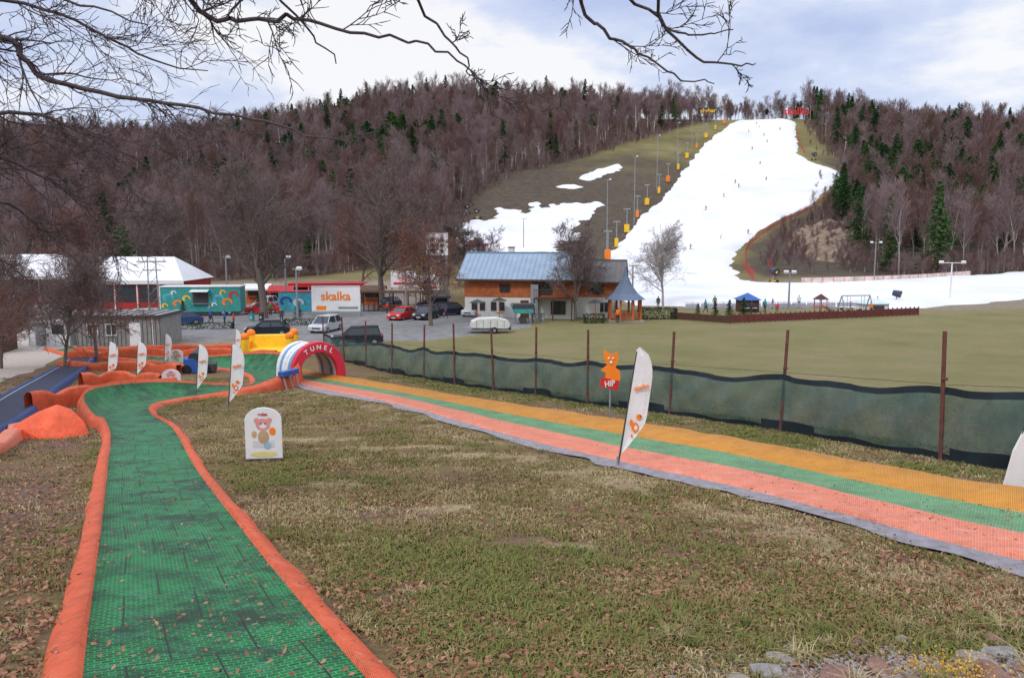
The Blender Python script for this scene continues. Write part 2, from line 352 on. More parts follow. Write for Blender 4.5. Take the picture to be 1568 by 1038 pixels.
Dq=[(9.3,-1),(7.7,3.5),(5.93,8.7),(4.45,14.1),(2.68,17.8),(-.08,22.8),(-5,32.1),(-10.5,39.7),(-15,49)]
Eq=[(8.9,-1.2),(7.3,3.3),(5.6,8.2),(4.15,13.3),(2.45,17.1),(-.3,22.2),(-5.2,31.5),(-10.8,39.2),(-15.3,48.6)]
A,Bq,Cq,Dq,Eq=[cr(q,24) for q in (A,Bq,Cq,Dq,Eq)]
wob=lambda n,a,s: (vn(np.arange(n),np.zeros(n),4,s)-.5)*a
n=len(A)
rails=[lift(Eq+wob(n,.3,1)[:,None],.03),lift(band(Eq,Dq,.9)+wob(n,.05,3)[:,None],.06),lift(Dq,.1+wob(n,.05,2)),lift(band(Dq,Cq,.12),.12),lift(band(Dq,Cq,.5),.08+wob(n,.03,6)),lift(Cq,.08+wob(n,.03,8)),lift(band(Cq,Bq,.33),.06),lift(band(Cq,Bq,.66),.06+wob(n,.03,7)),lift(Bq,.08),lift(band(Bq,A,.5),.12+wob(n,.05,4)),lift(A,.26+wob(n,.06,5)),lift(A+np.array([.12,.1]),.0)]
ribbon('tubing_lane',rails,[greym,om2,om2,om2,om2,gm2,gm2,gm2,ym2,ym2,ym2])
st=[(4.2,-7,.08,.08),(3,-4.5,.08,.08),(.7,0,.08,.08),(-2.1,5.3,.08,.08),(-5.1,11.2,.08,.08),(-8.2,17.3,.08,.08),(-11.4,23.6,.15,.1),(-13.9,27.5,.6,.1),(-15.2,30.6,.85,.1),(-14.9,33.8,.8,.1),(-13.3,36.6,.4,.3),(-12.7,40.2,.1,.9),(-14.2,45.0,.1,1.2),(-17.2,49.4,.1,1.1),(-21.5,52.5,.2,.6),(-27,56,.25,.3),(-33,60,.25,.3),(-38,65,.25,.3)]
S=cr(st,14); c2=S[:,:2]; T=np.gradient(c2,axis=0); T/=np.linalg.norm(T,axis=1)[:,None]; Nn=np.column_stack([-T[:,1],T[:,0]])
n=len(S); hl=np.maximum(S[:,2],.05);hr=np.maximum(S[:,3],.05); w=.87
def off(o,z): 
    return lift(c2+Nn*np.asarray(o)[...,None] if np.ndim(o) else c2+Nn*o, z)
wl=w+.5*(hl>.3)*hl; wr=w+.5*(hr>.3)*hr
eb=.21
rails=[off(wl+eb+.05+wob(n,.1,11),.0),off(wl+eb+wob(n,.07,17),hl*.6+.02+wob(n,.05,12)),off(wl+.03+wob(n,.03,27),hl+.05+wob(n,.05,18)),off(wl,hl*.9),off(wl*.7,hl*.35+.04),off(wl*.35,.055+wob(n,.02,28)),off(-wr*.35,.055+wob(n,.02,29)),off(-wr*.7,hr*.35+.04),off(-wr,hr*.9),off(-wr-.03-wob(n,.03,26),hr+.05+wob(n,.05,19)),off(-wr-eb-wob(n,.07,20),hr*.6+.02+wob(n,.05,13)),off(-wr-eb-.05+wob(n,.1,14),.0)]
ribbon('tubing_chute',rails,[omat,omat,omat,gmat,gmat,gmat,gmat,gmat,omat,omat,omat])
cvm=mm('conveyor_belt',(.03,.035,.06),.6,.2,scale=4); cvb=mm('conveyor_blue_side',(.02,.05,.16),.5,.2)
cc=cr([(-12.3,14),(-15,20),(-17.6,26.3),(-22.8,37.2),(-28.8,51),(-34,62)],14); T=np.gradient(cc,axis=0);T/=np.linalg.norm(T,axis=1)[:,None];Nn2=np.column_stack([-T[:,1],T[:,0]])
R=[(.95,0),(.9,.3),(.72,.32),(.7,.26),(.66,.26),(-.66,.26),(-.7,.26),(-.72,.32),(-.9,.3),(-.95,0)]
ribbon('conveyor_lift',[lift(cc+Nn2*o,z) for o,z in R],[cvb,cvb,cvb,white,cvm,white,cvb,cvb,cvb])
def pads(name,pts,wd,ht,m,seed):
    q=cr(pts,12);T=np.gradient(q,axis=0);T/=np.linalg.norm(T,axis=1)[:,None];Q=np.column_stack([-T[:,1],T[:,0]]);n=len(q)
    sc=1-.25*np.abs(np.sin(np.arange(n)*math.pi/12))**8
    prof=[(.5,0),(.49,.45),(.44,.85),(.3,.98),(0,1),(-.3,.98),(-.44,.85),(-.49,.45),(-.5,0)]
    ribbon(name,[lift(q+Q*(a*wd)+wob(n,.04,seed+k)[:,None],(ht*zz*sc+wob(n,.08,seed+9+k)*zz)) for k,(a,zz) in enumerate(prof)],[m]*8)
pads('orange_safety_padding',[(-12.6,18),(-14.1,21.5),(-15.2,23.5)],.45,.35,om2,41)
pads('orange_safety_padding',[(-17.9,28.5),(-17.7,31.5),(-17.1,33.6),(-15.7,36)],.35,.8,omat,42)
pads('orange_safety_padding',[(-21.5,38.5),(-20.5,40),(-18,38.8),(-17,37.6)],.4,.8,omat,43)
pads('orange_safety_padding',[(-32,55.5),(-28,57.6),(-22,57.8),(-17,56)],.35,.8,omat,44)
pads('orange_safety_padding',[(-29,49.5),(-24,49),(-20,46.5)],.35,.6,omat,45)
pads('orange_safety_padding',[(-35,62),(-29,64),(-22,65),(-15,63.5)],.3,.5,omat,46)
b=MB()
vs=[];nn=26
for i in range(nn):
    a=2*math.pi*i/nn; k=1+.08*math.sin(a*5)
    vs.append((1.05*math.cos(a)*k,.75*math.sin(a)*k,0))
for i in range(nn):
    a=2*math.pi*i/nn; k=1+.16*math.sin(a*5+.6); vs.append((.86*math.cos(a)*k,.62*math.sin(a)*k,.42))
for i in range(nn):
    a=2*math.pi*i/nn; k=1+.16*math.sin(a*4); vs.append((.45*math.cos(a)*k+.15,.35*math.sin(a)*k,.72+.05*math.sin(a*3)))
vs.append((.3,0,.95))
fs=[(i,(i+1)%nn,nn+(i+1)%nn,nn+i) for i in range(nn)]+[(nn+i,nn+(i+1)%nn,2*nn+(i+1)%nn,2*nn+i) for i in range(nn)]+[(2*nn+i,2*nn+(i+1)%nn,3*nn) for i in range(nn)]
b.add(vs,fs,mm('orange_tarpaulin',(.85,.13,.05),.45,.2,scale=2,bump=1.0,bscale=5)); b.make('orange_tarpaulin_cover',-13.9,23.0,smooth=True)
# ------------------------------------------------------------------ netting fence
net=bpy.data.materials.new('green_debris_netting');net.use_nodes=True;N,L=nt(net);B=N['Principled BSDF'];tc=N.new('ShaderNodeTexCoord');B.inputs['Roughness'].default_value=.7
cc_=ramp(noise(2.5,8,.75),[(.3,(.015,.05,.05)),(.55,(.035,.09,.09)),(.75,(.09,.155,.15))]); L.new(cc_,B.inputs['Base Color'])
a_=ramp(noise(.8,4,.6),[(.35,(.85,.85,.85)),(.65,(.62,.62,.62))]); L.new(a_,B.inputs['Alpha'])
netd=mm('dark_netting_hem',(.012,.022,.03),.7,.3,scale=3)
fp=np.array(fence_pts)
V=[];Fc=[];mi=[];rows=10
col=0
for i in range(len(fp)-1):
    L_=np.linalg.norm(fp[i+1]-fp[i]); k=int(L_/.25)
    for j in range(k+(1 if i==len(fp)-2 else 0)):
        t=j/k; p=fp[i]*(1-t)+fp[i+1]*t; nrm=np.array([fp[i+1][1]-fp[i][1],-(fp[i+1][0]-fp[i][0])])/L_
        sag=.12*math.sin(math.pi*t)*(1+.7*math.sin(i*2.1))+.04*math.sin(col*.55)
        for r in range(rows+1):
            f=r/rows; bul=.16*math.sin(math.pi*t)*math.sin(math.pi*f)+.07*math.sin(col*.9+r*.8)*f*(1-f)*3+.05*math.sin(col*1.9)*f
            z=(1.8-sag)*f+.04*(1-f)*math.sin(col*.7)
            q=p-nrm*bul; V.append((q[0],q[1],h(*q)+z))
        if col>0:
            for r in range(rows):
                a=(col-1)*(rows+1)+r; Fc.append((a,a+rows+1,a+rows+2,a+1)); mi.append(1 if r in(0,9) else (1 if (r==1 and (col//9)%3==0) else 0))
        col+=1
b=MB()
for i,p in enumerate(fp):
    g=h(*p); lean=random.uniform(-.12,.12)
    b.cyl((p[0],p[1],g-.2),(p[0]+lean,p[1],g+3.15+random.uniform(-.1,.1)),.055,.05,rust,8)
    b.box((p[0]+lean*.6,p[1]-.05,g+2.0),(.14,.05,.06),rust)
for i in range(len(fp)-1):
    for z in (1.86,):
        b.cyl((fp[i][0],fp[i][1],h(*fp[i])+z),(fp[i+1][0],fp[i+1][1],h(*fp[i+1])+z),.008,.008,dgrey,4)
o=b.make('netting_fence',z=0); me=np_mesh('netting',V,Fc,[net,netd],mi,smooth=True); no=obj('netting',me); no.parent=o
# ------------------------------------------------------------------ arch tunnel
b=MB()
redf=mm('red_inflatable',(.6,.03,.06),.5,.12); whf=mm('white_inflatable',(.7,.71,.73),.5,.07); blf=mm('blue_inflatable',(.12,.3,.5),.5,.12)
def archseg(b,y0,y1,r0,r1,m,n=16,wf=1.45):
    o_=[(r1*math.cos(a),r1*math.sin(a)**.8) for a in np.linspace(0,math.pi,n)]
    i_=[(r0*math.cos(a),r0*math.sin(a)**.8) for a in np.linspace(0,math.pi,n)]
    V=[(x,y0,z) for x,z in o_]+[(x,y1,z) for x,z in o_]+[(x,y0,z) for x,z in i_]+[(x,y1,z) for x,z in i_]
    F=[]
    for k in range(n-1):
        F+=[(k,k+1,n+k+1,n+k),(2*n+k,3*n+k,3*n+k+1,2*n+k+1),(k,2*n+k,2*n+k+1,k+1),(n+k,n+k+1,3*n+k+1,3*n+k)]
    b.add([(x,y,z*1.35) for x,y,z in V],F,m)
archseg(b,0,.45,1.15,1.6,redf)
for i in range(6):
    archseg(b,.45+i*.42,.87+i*.42,1.15,1.42 if i%2 else 1.38,[whf,blf,whf,whf,blf,whf][i])
o=b.make('inflatable_arch_tunnel',-10.7,43.0,math.atan2(.59,.8)+.0,bevel=.05)
for k,ch in enumerate("TUNEL"):
    a=math.radians(122-k*16); rr=1.37; text(o,ch,(rr*math.cos(a),-.02,rr*math.sin(a)**.8*1.35),.36,banner,(math.pi/2,(math.pi/2-a)*.9,0))
# ------------------------------------------------------------------ flags, signs
def flag(name,x,y,hh,wd,rz=0,lean=.12):
    b=MB(); n=14
    b.cyl((0,0,0),(lean*hh,0,hh*.97),.022,.012,dgrey,6)
    b.cyl((0,0,-.3),(0,0,.25),.03,.03,grey,6)
    V=[];F=[]
    for i in range(n+1):
        t=i/n; z=hh*(.1+.89*t)
        x0=lean*z
        if t<.3: wv=wd*(.08+.92*(t/.3)**.9)
        elif t<.66: wv=wd
        else: wv=wd*math.sqrt(max(0,1-((t-.66)/.345)**2))
        for j in range(5):
            s=j/4; V.append((x0+wv*s,.05*math.sin(s*4+t*5)*s,z+(0.10*wd*s)))
    for i in range(n):
        for j in range(4):
            a=i*5+j; F.append((a,a+1,a+6,a+5))
    b.add(V,F,banner)
    def blob(cx,cz,r,m,k=1.0,yy=-.02):
        nn=12; b.add([(lean*cz+cx+r*math.cos(q),yy-.045,cz+r*k*math.sin(q)) for q in np.linspace(0,2*math.pi,nn,endpoint=False)],[tuple(range(nn))],m)
    blob(wd*.5,hh*.34,wd*.17,orange,1.5); blob(wd*.6,hh*.43,wd*.14,orange,1,-.022); blob(wd*.53,hh*.34,wd*.08,banner,1.5,-.024); blob(wd*.28,hh*.38,wd*.08,orange,2.2,-.023)
    blob(wd*.66,hh*.435,wd*.04,dgrey,1,-.028); blob(wd*.4,hh*.27,wd*.05,orange,2,-.026)
    o=b.make(name,x,y,rz)
    text(o,"skalka",(lean*hh*.66+wd*.5,-.08,hh*.68),wd*.30,orange,(math.pi/2,-.25,0))
    return o
flag('feather_flag',2.43,17.5,2.75,.48,0,.14)
flag('feather_flag',-11.0,29.8,2.55,.5,.1,.10)
flag('feather_flag',-14.6,35.6,2.35,.45,.1,.10)
flag('feather_flag',-22.1,42.1,2.2,.5,.1,.12)
flag('feather_flag',-21.4,44.0,2.1,.5,.1,.10)
flag('feather_flag',-23.6,52.5,2.15,.45,0,.1)
flag('feather_flag',-20.1,56,2.3,.4,0,.1)
def fsign(x,y,w,hh,rz=0):
    b=MB(); pr=[(-w/2,0.05),(w/2,.05),(w/2,hh-w*.35)]+[(w/2*math.cos(a),hh-w*.35+w*.35*math.sin(a)) for a in np.linspace(.15,math.pi-.15,12)]+[(-w/2,hh-w*.35)]
    b.prism(pr,-.03,.03,banner)
    def blob(cx,cz,r,m,k,yy):
        nn=14; b.add([(cx+r*math.cos(q),yy,cz+r*k*math.sin(q)) for q in np.linspace(0,2*math.pi,nn,endpoint=False)],[tuple(range(nn))],m)
    tan=mm('tan_print',(.5,.33,.2),.6,.2)
    blob(0,hh*.68,w*.2,pink,.9,-.034);blob(-.17*w,hh*.76,w*.08,pink,1,-.036);blob(.17*w,hh*.76,w*.08,pink,1,-.036)
    blob(0,hh*.45,w*.15,tan,1.3,-.037);blob(.25*w,hh*.55,w*.09,orange,1.3,-.036);blob(-.25*w,hh*.5,w*.07,tan,1.5,-.036)
    blob(0,hh*.66,w*.1,banner,.7,-.037)
    blob(-.06*w,hh*.7,w*.025,dgrey,1,-.04);blob(.06*w,hh*.7,w*.025,dgrey,1,-.04);blob(0,hh*.12,w*.38,mm('pale_yellow_print',(.7,.6,.25),.6,.2),.22,-.036)
    blob(.1*w,hh*.28,w*.1,mm('pale_blue_print',(.3,.45,.6),.6,.2),1,-.038)
    for i in range(4): b.box((0,-.033,hh*(.36-.035*i)),(w*.6,.004,.008),grey)
    b.box((0,.15,.03),(w*.9,.5,.05),dgrey)
    o=b.make('information_sign',x,y,rz,bevel=.005)
    text(o,"rules",(0,-.045,hh*.88),w*.13,redp,ext=.002)
fsign(-6.0,18.5,.86,1.3,.12); fsign(-16.4,37.2,.9,1.1); fsign(-23.4,54,1.0,1.0)
b=MB(); b.prism([(-.05,0),(.3,.05),(.85,.15),(.95,.6),(.8,1.2),(.55,1.5),(.3,1.3),(.1,.8)],-.03,.03,banner); b.cyl((-.02,0,-.2),(.3,0,1.4),.02,.02,dgrey,6)
b.prism([(.3,.25),(.7,.3),(.75,.6),(.5,.75),(.35,.5)],-.04,-.032,orange)
b.make('feather_flag',9.15,14.1,-.1)
b=MB(); b.cyl((0,0,0),(0,0,2.3),.04,.04,grey,8)
b.prism([(-.25,1.35),(.3,1.3),(.42,1.6),(.38,1.9),(.2,2.0),(.34,2.35),(.25,2.62),(.1,2.5),(-.1,2.55),(-.3,2.7),(-.28,2.35),(-.15,2.1),(-.4,1.9),(-.2,1.8)],-.04,.02,orange)
b.prism([(-.45,1.3),(.3,1.15),(.38,1.5),(-.38,1.65)],-.07,-.045,redp)
b.ball((-.08,-.04,2.35),.05,banner,6);b.ball((.1,-.04,2.35),.05,banner,6);b.ball((-.07,-.08,2.35),.02,black,5);b.ball((.11,-.08,2.35),.02,black,5);b.ball((.02,-.05,2.2),.06,banner,6)
o=b.make('mascot_sign',3.5,27.5,0,z=h(3.5,27.5)-.1); o.scale=(.85,.85,.95)
text(o,"HIP",(-.03,-.08,1.4),.3,banner,(math.pi/2,-.15,0))
# ------------------------------------------------------------------ chalet
def gable(b,x0,x1,y0,y1,z0,z1,ov,m,th=.18,axis='x',trim=None):
    ym=(y0+y1)/2; s=(z1-z0)/(ym-y0)
    for sgn in(-1,1):
        ye=y0-ov if sgn<0 else y1+ov; ze=z0-ov*s
        b.add([(x0-ov,ye,ze),(x1+ov,ye,ze),(x1+ov,ym,z1),(x0-ov,ym,z1),(x0-ov,ye,ze+th),(x1+ov,ye,ze+th),(x1+ov,ym,z1+th),(x0-ov,ym,z1+th)],
              [(0,1,2,3),(4,5,6,7),(0,1,5,4),(2,3,7,6),(0,3,7,4),(1,2,6,5)],m)
        k=int((x1-x0+2*ov)/.6)
        for i in range(k+1):
            xx=x0-ov+i*(x1-x0+2*ov)/k
            b.add([(xx-.03,ye,ze+th),(xx+.03,ye,ze+th),(xx+.03,ym,z1+th),(xx-.03,ym,z1+th),(xx-.03,ye,ze+th+.06),(xx+.03,ye,ze+th+.06),(xx+.03,ym,z1+th+.06),(xx-.03,ym,z1+th+.06)],
              [(0,1,2,3),(4,5,6,7),(0,1,5,4),(2,3,7,6),(0,3,7,4),(1,2,6,5)],m)
        b.box(((x0+x1)/2,ye-.06*(-sgn) if sgn>0 else ye-.06,ze+.02),(x1-x0+2*ov,.12,.2),trim or dwood)
    b.box(((x0+x1)/2,ym,z1+th+.05),(x1-x0+2*ov,.3,.1),m)
def window(b,x,z,w,hh,y,frame=white,n=2):
    b.box((x,y-.02,z),(w,.06,hh),glass)
    for sx in(-1,1): b.box((x+sx*(w/2+.04),y-.05,z),(.08,.1,hh+.16),frame)
    for sz in(-1,1): b.box((x,y-.052,z+sz*(hh/2+.04)),(w,.1,.08),frame)
    for i in range(1,n): b.box((x-w/2+i*w/n,y-.06,z),(.05,.05,hh),frame)
b=MB(); Lh=13.6;D=9
b.box((-Lh/2,D/2,1.25),(Lh,D,2.5),plaster)
b.box((-Lh/2,D/2-.0,3.75),(Lh+.1,D+.1,2.5),wood)
b.prism([(-.05,5.0),(D+.05,5.0),(D/2,7.55)],-Lh,0,wood,'yz')
for i in range(10): b.box((-Lh/2,-.06,2.6+i*.25),(Lh+.1,.02,.02),dwood)
gable(b,-Lh,0,0,D,5.0,7.6,.8,roofm)
for x in(-12.4,-11.4,-10,-9): window(b,x,1.4,.5,.9,0,dwood)
window(b,-8.6,3.6,1.1,.8,-.06,dwood)
window(b,-3.9,3.75,2.0,1.6,-.06,dwood,4); 
b.box((-4.9,-.35,2.0),(.9,.5,4.2),grey)
b.box((-6.2,-.03,1.1),(1.0,.05,2.1),dwood)
window(b,-2.1,1.3,1.6,1.4,0,dwood,3)
b.cyl((-5.4,-.12,.1),(-5.4,-.12,4.9),.05,.05,grey,8)
b.box((-2.4,-1.4,2.55),(4.6,2.6,.12),dwood)
for x in(-4.6,-2.4,-.2): b.cyl((x,-2.6,0),(x,-2.6,2.5),.08,.08,dwood,8)
for i in range(20): b.box((-4.6+i*.24,-2.62,3.1),(.04,.04,.9),dwood)
b.box((-2.4,-2.62,3.58),(4.6,.1,.06),dwood)
b.box((2.4,5.5,1.25),(4.8,7,2.5),plaster); b.box((2.4,5.5,3.6),(4.85,7.05,2.2),wood)
window(b,2.2,3.6,1.6,1.3,1.95,dwood,3); window(b,3.2,1.3,1.0,1.2,2.0); 
gable(b,.2,4.9,2,9,4.7,6.7,.8,mm('dark_roof',(.12,.11,.11),.6,.2),.16)
b.prism([(2,4.7),(9,4.7),(5.5,6.65)],.0,4.8,wood,'yz')
for i in range(14): b.box((4.95,2.2+i*.5,3.0),(.05,.06,1),dwood)
b.box((-9,6.2,7.6),(.7,.7,1.6),plaster); b.box((-9,6.2,8.45),(.85,.85,.12),dgrey)
b.make('timber_chalet',7.6,93,-.19)
# gazebo
b=MB(); R=1.9
pts=[(R*math.cos(a),R*math.sin(a)) for a in np.linspace(0,2*math.pi,8,endpoint=False)+math.pi/8]
groof=mm('slate_roof',(.11,.15,.22),.6,.2,scale=4)
for x,y in pts: b.cyl((x,y,0),(x,y,2.7),.13,.13,wood,8)
for i in range(8):
    x,y=pts[i];X2,Y2=pts[(i+1)%8]
    rr=[(1.3,2.5),(.8,3.2),(.42,4.2),(.2,5.1),(.02,6.3)]
    for (k0,z0),(k1,z1) in zip(rr[:-1],rr[1:]): b.add([(x*k0,y*k0,z0),(X2*k0,Y2*k0,z0),(X2*k1,Y2*k1,z1),(x*k1,y*k1,z1)],[(0,1,2,3)],groof)
    for z in(.95,.75,.55,.35): b.cyl((x,y,z),(X2,Y2,z),.05,.05,wood,6)
    b.cyl((x,y,2.6),(X2,Y2,2.6),.12,.12,wood,6)
b.box((0,0,.06),(4.2,4.2,.12),stone); b.cyl((0,0,.1),(0,0,.8),.15,.15,wood,8); b.cyl((0,0,.8),(0,0,.86),.7,.7,wood,12)
b.make('garden_gazebo',13.2,91.5,0)
tentw=mm('tent_membrane',(.7,.71,.73),.55,.06,scale=.6); redw=mm('red_tent_wall',(.4,.03,.03),.6,.2)
def marquee(x,y,w,d,e,r,rz=0):
    b=MB(); b.box((0,0,e/2),(w,d,e),redw)
    n=5; ov=.4
    for i in range(n):
        x0=-w/2+i*w/n;x1=x0+w/n
        b.box(((x0+x1)/2,-d/2-.02,e*.55),(w/n-.5,.06,e*.6),glass)
        b.box((x0,-d/2-.06,e/2),(.15,.12,e),white)
    V=[(-w/2-ov,-d/2-ov,e),(w/2+ov,-d/2-ov,e),(w/2+ov,d/2+ov,e),(-w/2-ov,d/2+ov,e),(-w*.3,0,r),(w*.3,0,r)]
    b.add(V,[(0,1,5,4),(2,3,4,5),(1,2,5),(3,0,4),(0,3,2,1)],tentw)
    b.box((0,-d/2-ov,e-.15),(w+2*ov,.06,.5),tentw)
    b.make('event_marquee',x,y,rz)
marquee(-53,113,15,12,3.8,7.0,.05); marquee(-76,122,18,13,4,7.2,.1); marquee(-98,128,18,13,4,6.6,.1)
b=MB(); b.box((0,0,2.05),(9.6,2.5,3.1),teal); b.box((0,0,3.66),(9.8,2.7,.14),white)
b.box((0,-1.262,2.3),(1.9,.04,1.4),dgrey); b.box((0,-1.7,3.15),(2.2,.9,.06),white,rx=.25); b.box((0,-1.45,1.55),(2.1,.4,.06),grey)
def curl(b,cx,cz,s,m,y):
    pr=[]
    for a in np.linspace(-.4,4.2,14): pr.append((cx+s*math.cos(a),cz+s*.8*math.sin(a)))
    for a in np.linspace(4.2,-.4,14): pr.append((cx+s*.55*math.cos(a)+.05,cz+s*.4*math.sin(a)))
    k=14
    V=[(p[0],y,p[1]) for p in pr]; b.add(V,[(i,i+1,2*k-2-i,2*k-1-i) for i in range(k-1)],m)
for i,(cx,cz,s,m_) in enumerate([(-3.9,2.3,.7,cyan),(-2.8,1.6,.55,orange),(-1.7,2.2,.5,yellow),(-3.2,2.9,.35,banner),(2.2,2.1,.75,cyan),(3.2,1.7,.65,orange),(4.0,2.6,.6,redp),(2.7,2.9,.4,yellow),(1.6,1.4,.35,banner),(-4.3,1.3,.4,yellow)]): curl(b,cx,cz,s,m_,-1.265-.004*i)
for x in(-2.8,-2,2.6,3.4):
    b.cyl((x,-1.2,.42),(x,-.95,.42),.42,.42,black,16); b.cyl((x,-1.22,.42),(x,-1.19,.42),.2,.2,grey,10)
b.box((0,0,.4),(9,2.2,.2),dgrey)
b.make('food_trailer',-38.6,98,.08,bevel=.03)
b=MB(); gw=mm('grey_boards',(.24,.24,.23),.8,.2,scale=2)
b.box((0,0,1.3),(7.2,5,2.6),gw); b.box((0,0,2.68),(7.6,5.5,.16),dgrey)
for i in range(8): b.box((-3.3+i*.95,0,2.78),(.1,5.5,.05),white)
for i in range(20): b.box((-3.5+i*.37,-2.52,1.3),(.03,.03,2.5),dgrey)
window(b,-2.2,1.5,.8,.9,-2.5); window(b,-.6,1.5,.8,.9,-2.5); b.box((1.4,-2.53,1.05),(.95,.06,2.05),white); b.box((2.9,-2.53,1.3),(.06,.06,2.6),white)
b.make('grey_cabin',-34.5,70.5,.06)
b=MB(); b.box((0,0,1.25),(3.4,2.4,2.5),white); b.box((0,0,2.55),(3.6,2.6,.1),grey); b.box((-.6,-1.23,1.1),(.8,.05,1.9),grey); b.box((.8,-1.23,1.5),(1,.05,.8),glass)
for i in range(7): b.box((-1.6+i*.53,-1.215,1.25),(.03,.02,2.4),grey)
b.make('lift_control_hut',-40.5,69,.1)
b=MB(); b.box((0,0,2.2),(5.9,.2,3.2),banner)
for x in(-2.8,0,2.8): b.cyl((x,.2,0),(x,.2,3.8),.07,.07,grey,8)
b.box((0,.0,.3),(6,.6,.5),grey); b.box((-1.8,-.11,1.1),(1.2,.02,.5),orange); b.box((1.5,-.11,1.1),(2.4,.02,.3),grey); b.box((0,-.11,3.72),(5.9,.02,.06),grey); b.box((0,-.11,.68),(5.9,.02,.06),grey)
o=b.make('advertising_billboard',-21.6,96,.03); text(o,"skalka",(0,-.13,2.5),1.5,orange)
b=MB(); b.box((0,0,1.3),(5.5,2.3,2.6),cyan)
for i,(cx,cz,s,m_) in enumerate([(-1.8,1.4,.8,blue),(-.2,1.2,.7,banner),(1.4,1.5,.8,cyan),(2,1,.5,yellow)]): curl(b,cx,cz,s,m_,-1.17-.004*i)
b.box((0,0,2.65),(5.7,2.5,.1),redp); b.make('painted_container',-28.0,104,.1,bevel=.03)
b=MB(); b.box((0,0,1.4),(10,3,2.8),dwood); b.box((0,-.5,3.0),(11,5,.15),redw); b.box((0,-2.9,2.8),(11,.05,.5),redp)
for x in(-5,-2.5,0,2.5,5): b.cyl((x,-2.8,0),(x,-2.8,2.9),.07,.07,white,6)
b.box((0,-1.53,1.5),(8,.05,1.2),glass); b.make('refreshment_pavilion',-27.5,118,.05)
b=MB()
for x in np.linspace(-5,5,6):
    for y in(-1.5,1.5): b.cyl((x,y,0),(x,y,2.5),.08,.08,dwood,6)
b.box((0,0,2.55),(10.6,3.6,.12),dwood); b.box((0,0,.75),(9,.8,.06),wood); b.box((0,-.8,.45),(9,.3,.05),wood); b.box((0,.8,.45),(9,.3,.05),wood)
for i in range(18): b.box((-5+i*.6,-1.55,.5),(.08,.03,1),dwood)
b.make('timber_pergola',-15.0,104,0)
# market stalls around the car park
def stall(x,y,w,m1,m2,rz):
    b=MB(); b.box((0,.6,1.1),(w,1.2,2.2),m1); b.box((0,-.1,1.6),(w*.8,.1,.9),dgrey); b.box((0,-.25,1.05),(w*.85,.5,.08),wood)
    b.add([(-w/2-.3,-1.0,2.2),(w/2+.3,-1.0,2.2),(w/2+.3,.6,2.9),(-w/2-.3,.6,2.9),(w/2+.3,1.5,2.3),(-w/2-.3,1.5,2.3)],[(0,1,2,3),(3,2,4,5)],m2); b.box((0,-1.0,2.1),(w+.6,.03,.25),m2)
    for s in(-1,1): b.cyl((s*w/2,-.9,0),(s*w/2,-.9,2.2),.05,.05,dwood,6)
    b.make('market_stall',x,y,rz)
stall(-33,112,3,dwood,redw,.1); stall(-38,117,3.4,wood,white,.1); stall(-20,113,3,wood,mm('brown_roof',(.15,.08,.05),.8,.3),0); stall(-9.5,101,2.4,dwood,dgrey,.2); stall(-44,108,3,white,blue,.2)
for x,y in((-47,90),(-45.5,91),(-44.5,90),(-30,90),(-29,90.3),(-12,100),(2.5,89),(3.5,89.2)):
    b=MB(); b.cyl((0,0,0),(0,0,1.0),.28,.3,random.choice([dgrey,teal,grey]),12); b.cyl((0,0,1.0),(0,0,1.06),.33,.3,dgrey,12); b.cyl((0,-.3,.5),(0,-.31,.5),.1,.1,white,8); b.make('litter_bin',x,y)
b=MB()
for x in(-1.3,1.3):
    for y in(-.6,.6): b.cyl((x,y,0),(x,y,9),.07,.07,grey,6)
for z in range(9):
    b.cyl((-1.3,-.6,z),(1.3,-.6,z+1),.035,.035,grey,5); b.cyl((1.3,-.6,z),(-1.3,-.6,z+1),.035,.035,grey,5)
b.box((0,0,8.8),(2.9,1.5,3.0),white)
for i in range(3):
    for j in range(3):
        if (i+j)%2==0 or j==1: b.cyl((-.6+i*.6,-.76,7.9+j*.75),(-.6+i*.6,-.82,7.9+j*.75),.24,.24,black,12)
b.box((0,0,10.35),(3,1.6,.1),grey); b.box((-1.6,-.6,5.5),(.9,.2,1),dgrey)
b.make('floodlight_tower',-10.3,108,.2)
for px_,py_,w_,z_ in((-14.5,105,3.4,4.2),(-11.2,106,2.6,3.6)):
    b=MB(); b.box((0,0,z_),(w_,.12,2.2),banner)
    for x in(-w_/2+.1,w_/2-.1): b.cyl((x,.15,0),(x,.15,z_+1.2),.06,.06,grey,6)
    b.box((0,-.07,z_-.6),(w_*.8,.02,.3),redp); b.box((0,-.07,z_+.2),(w_*.5,.02,.5),pink)
    b.make('sponsor_board',px_,py_,.05)
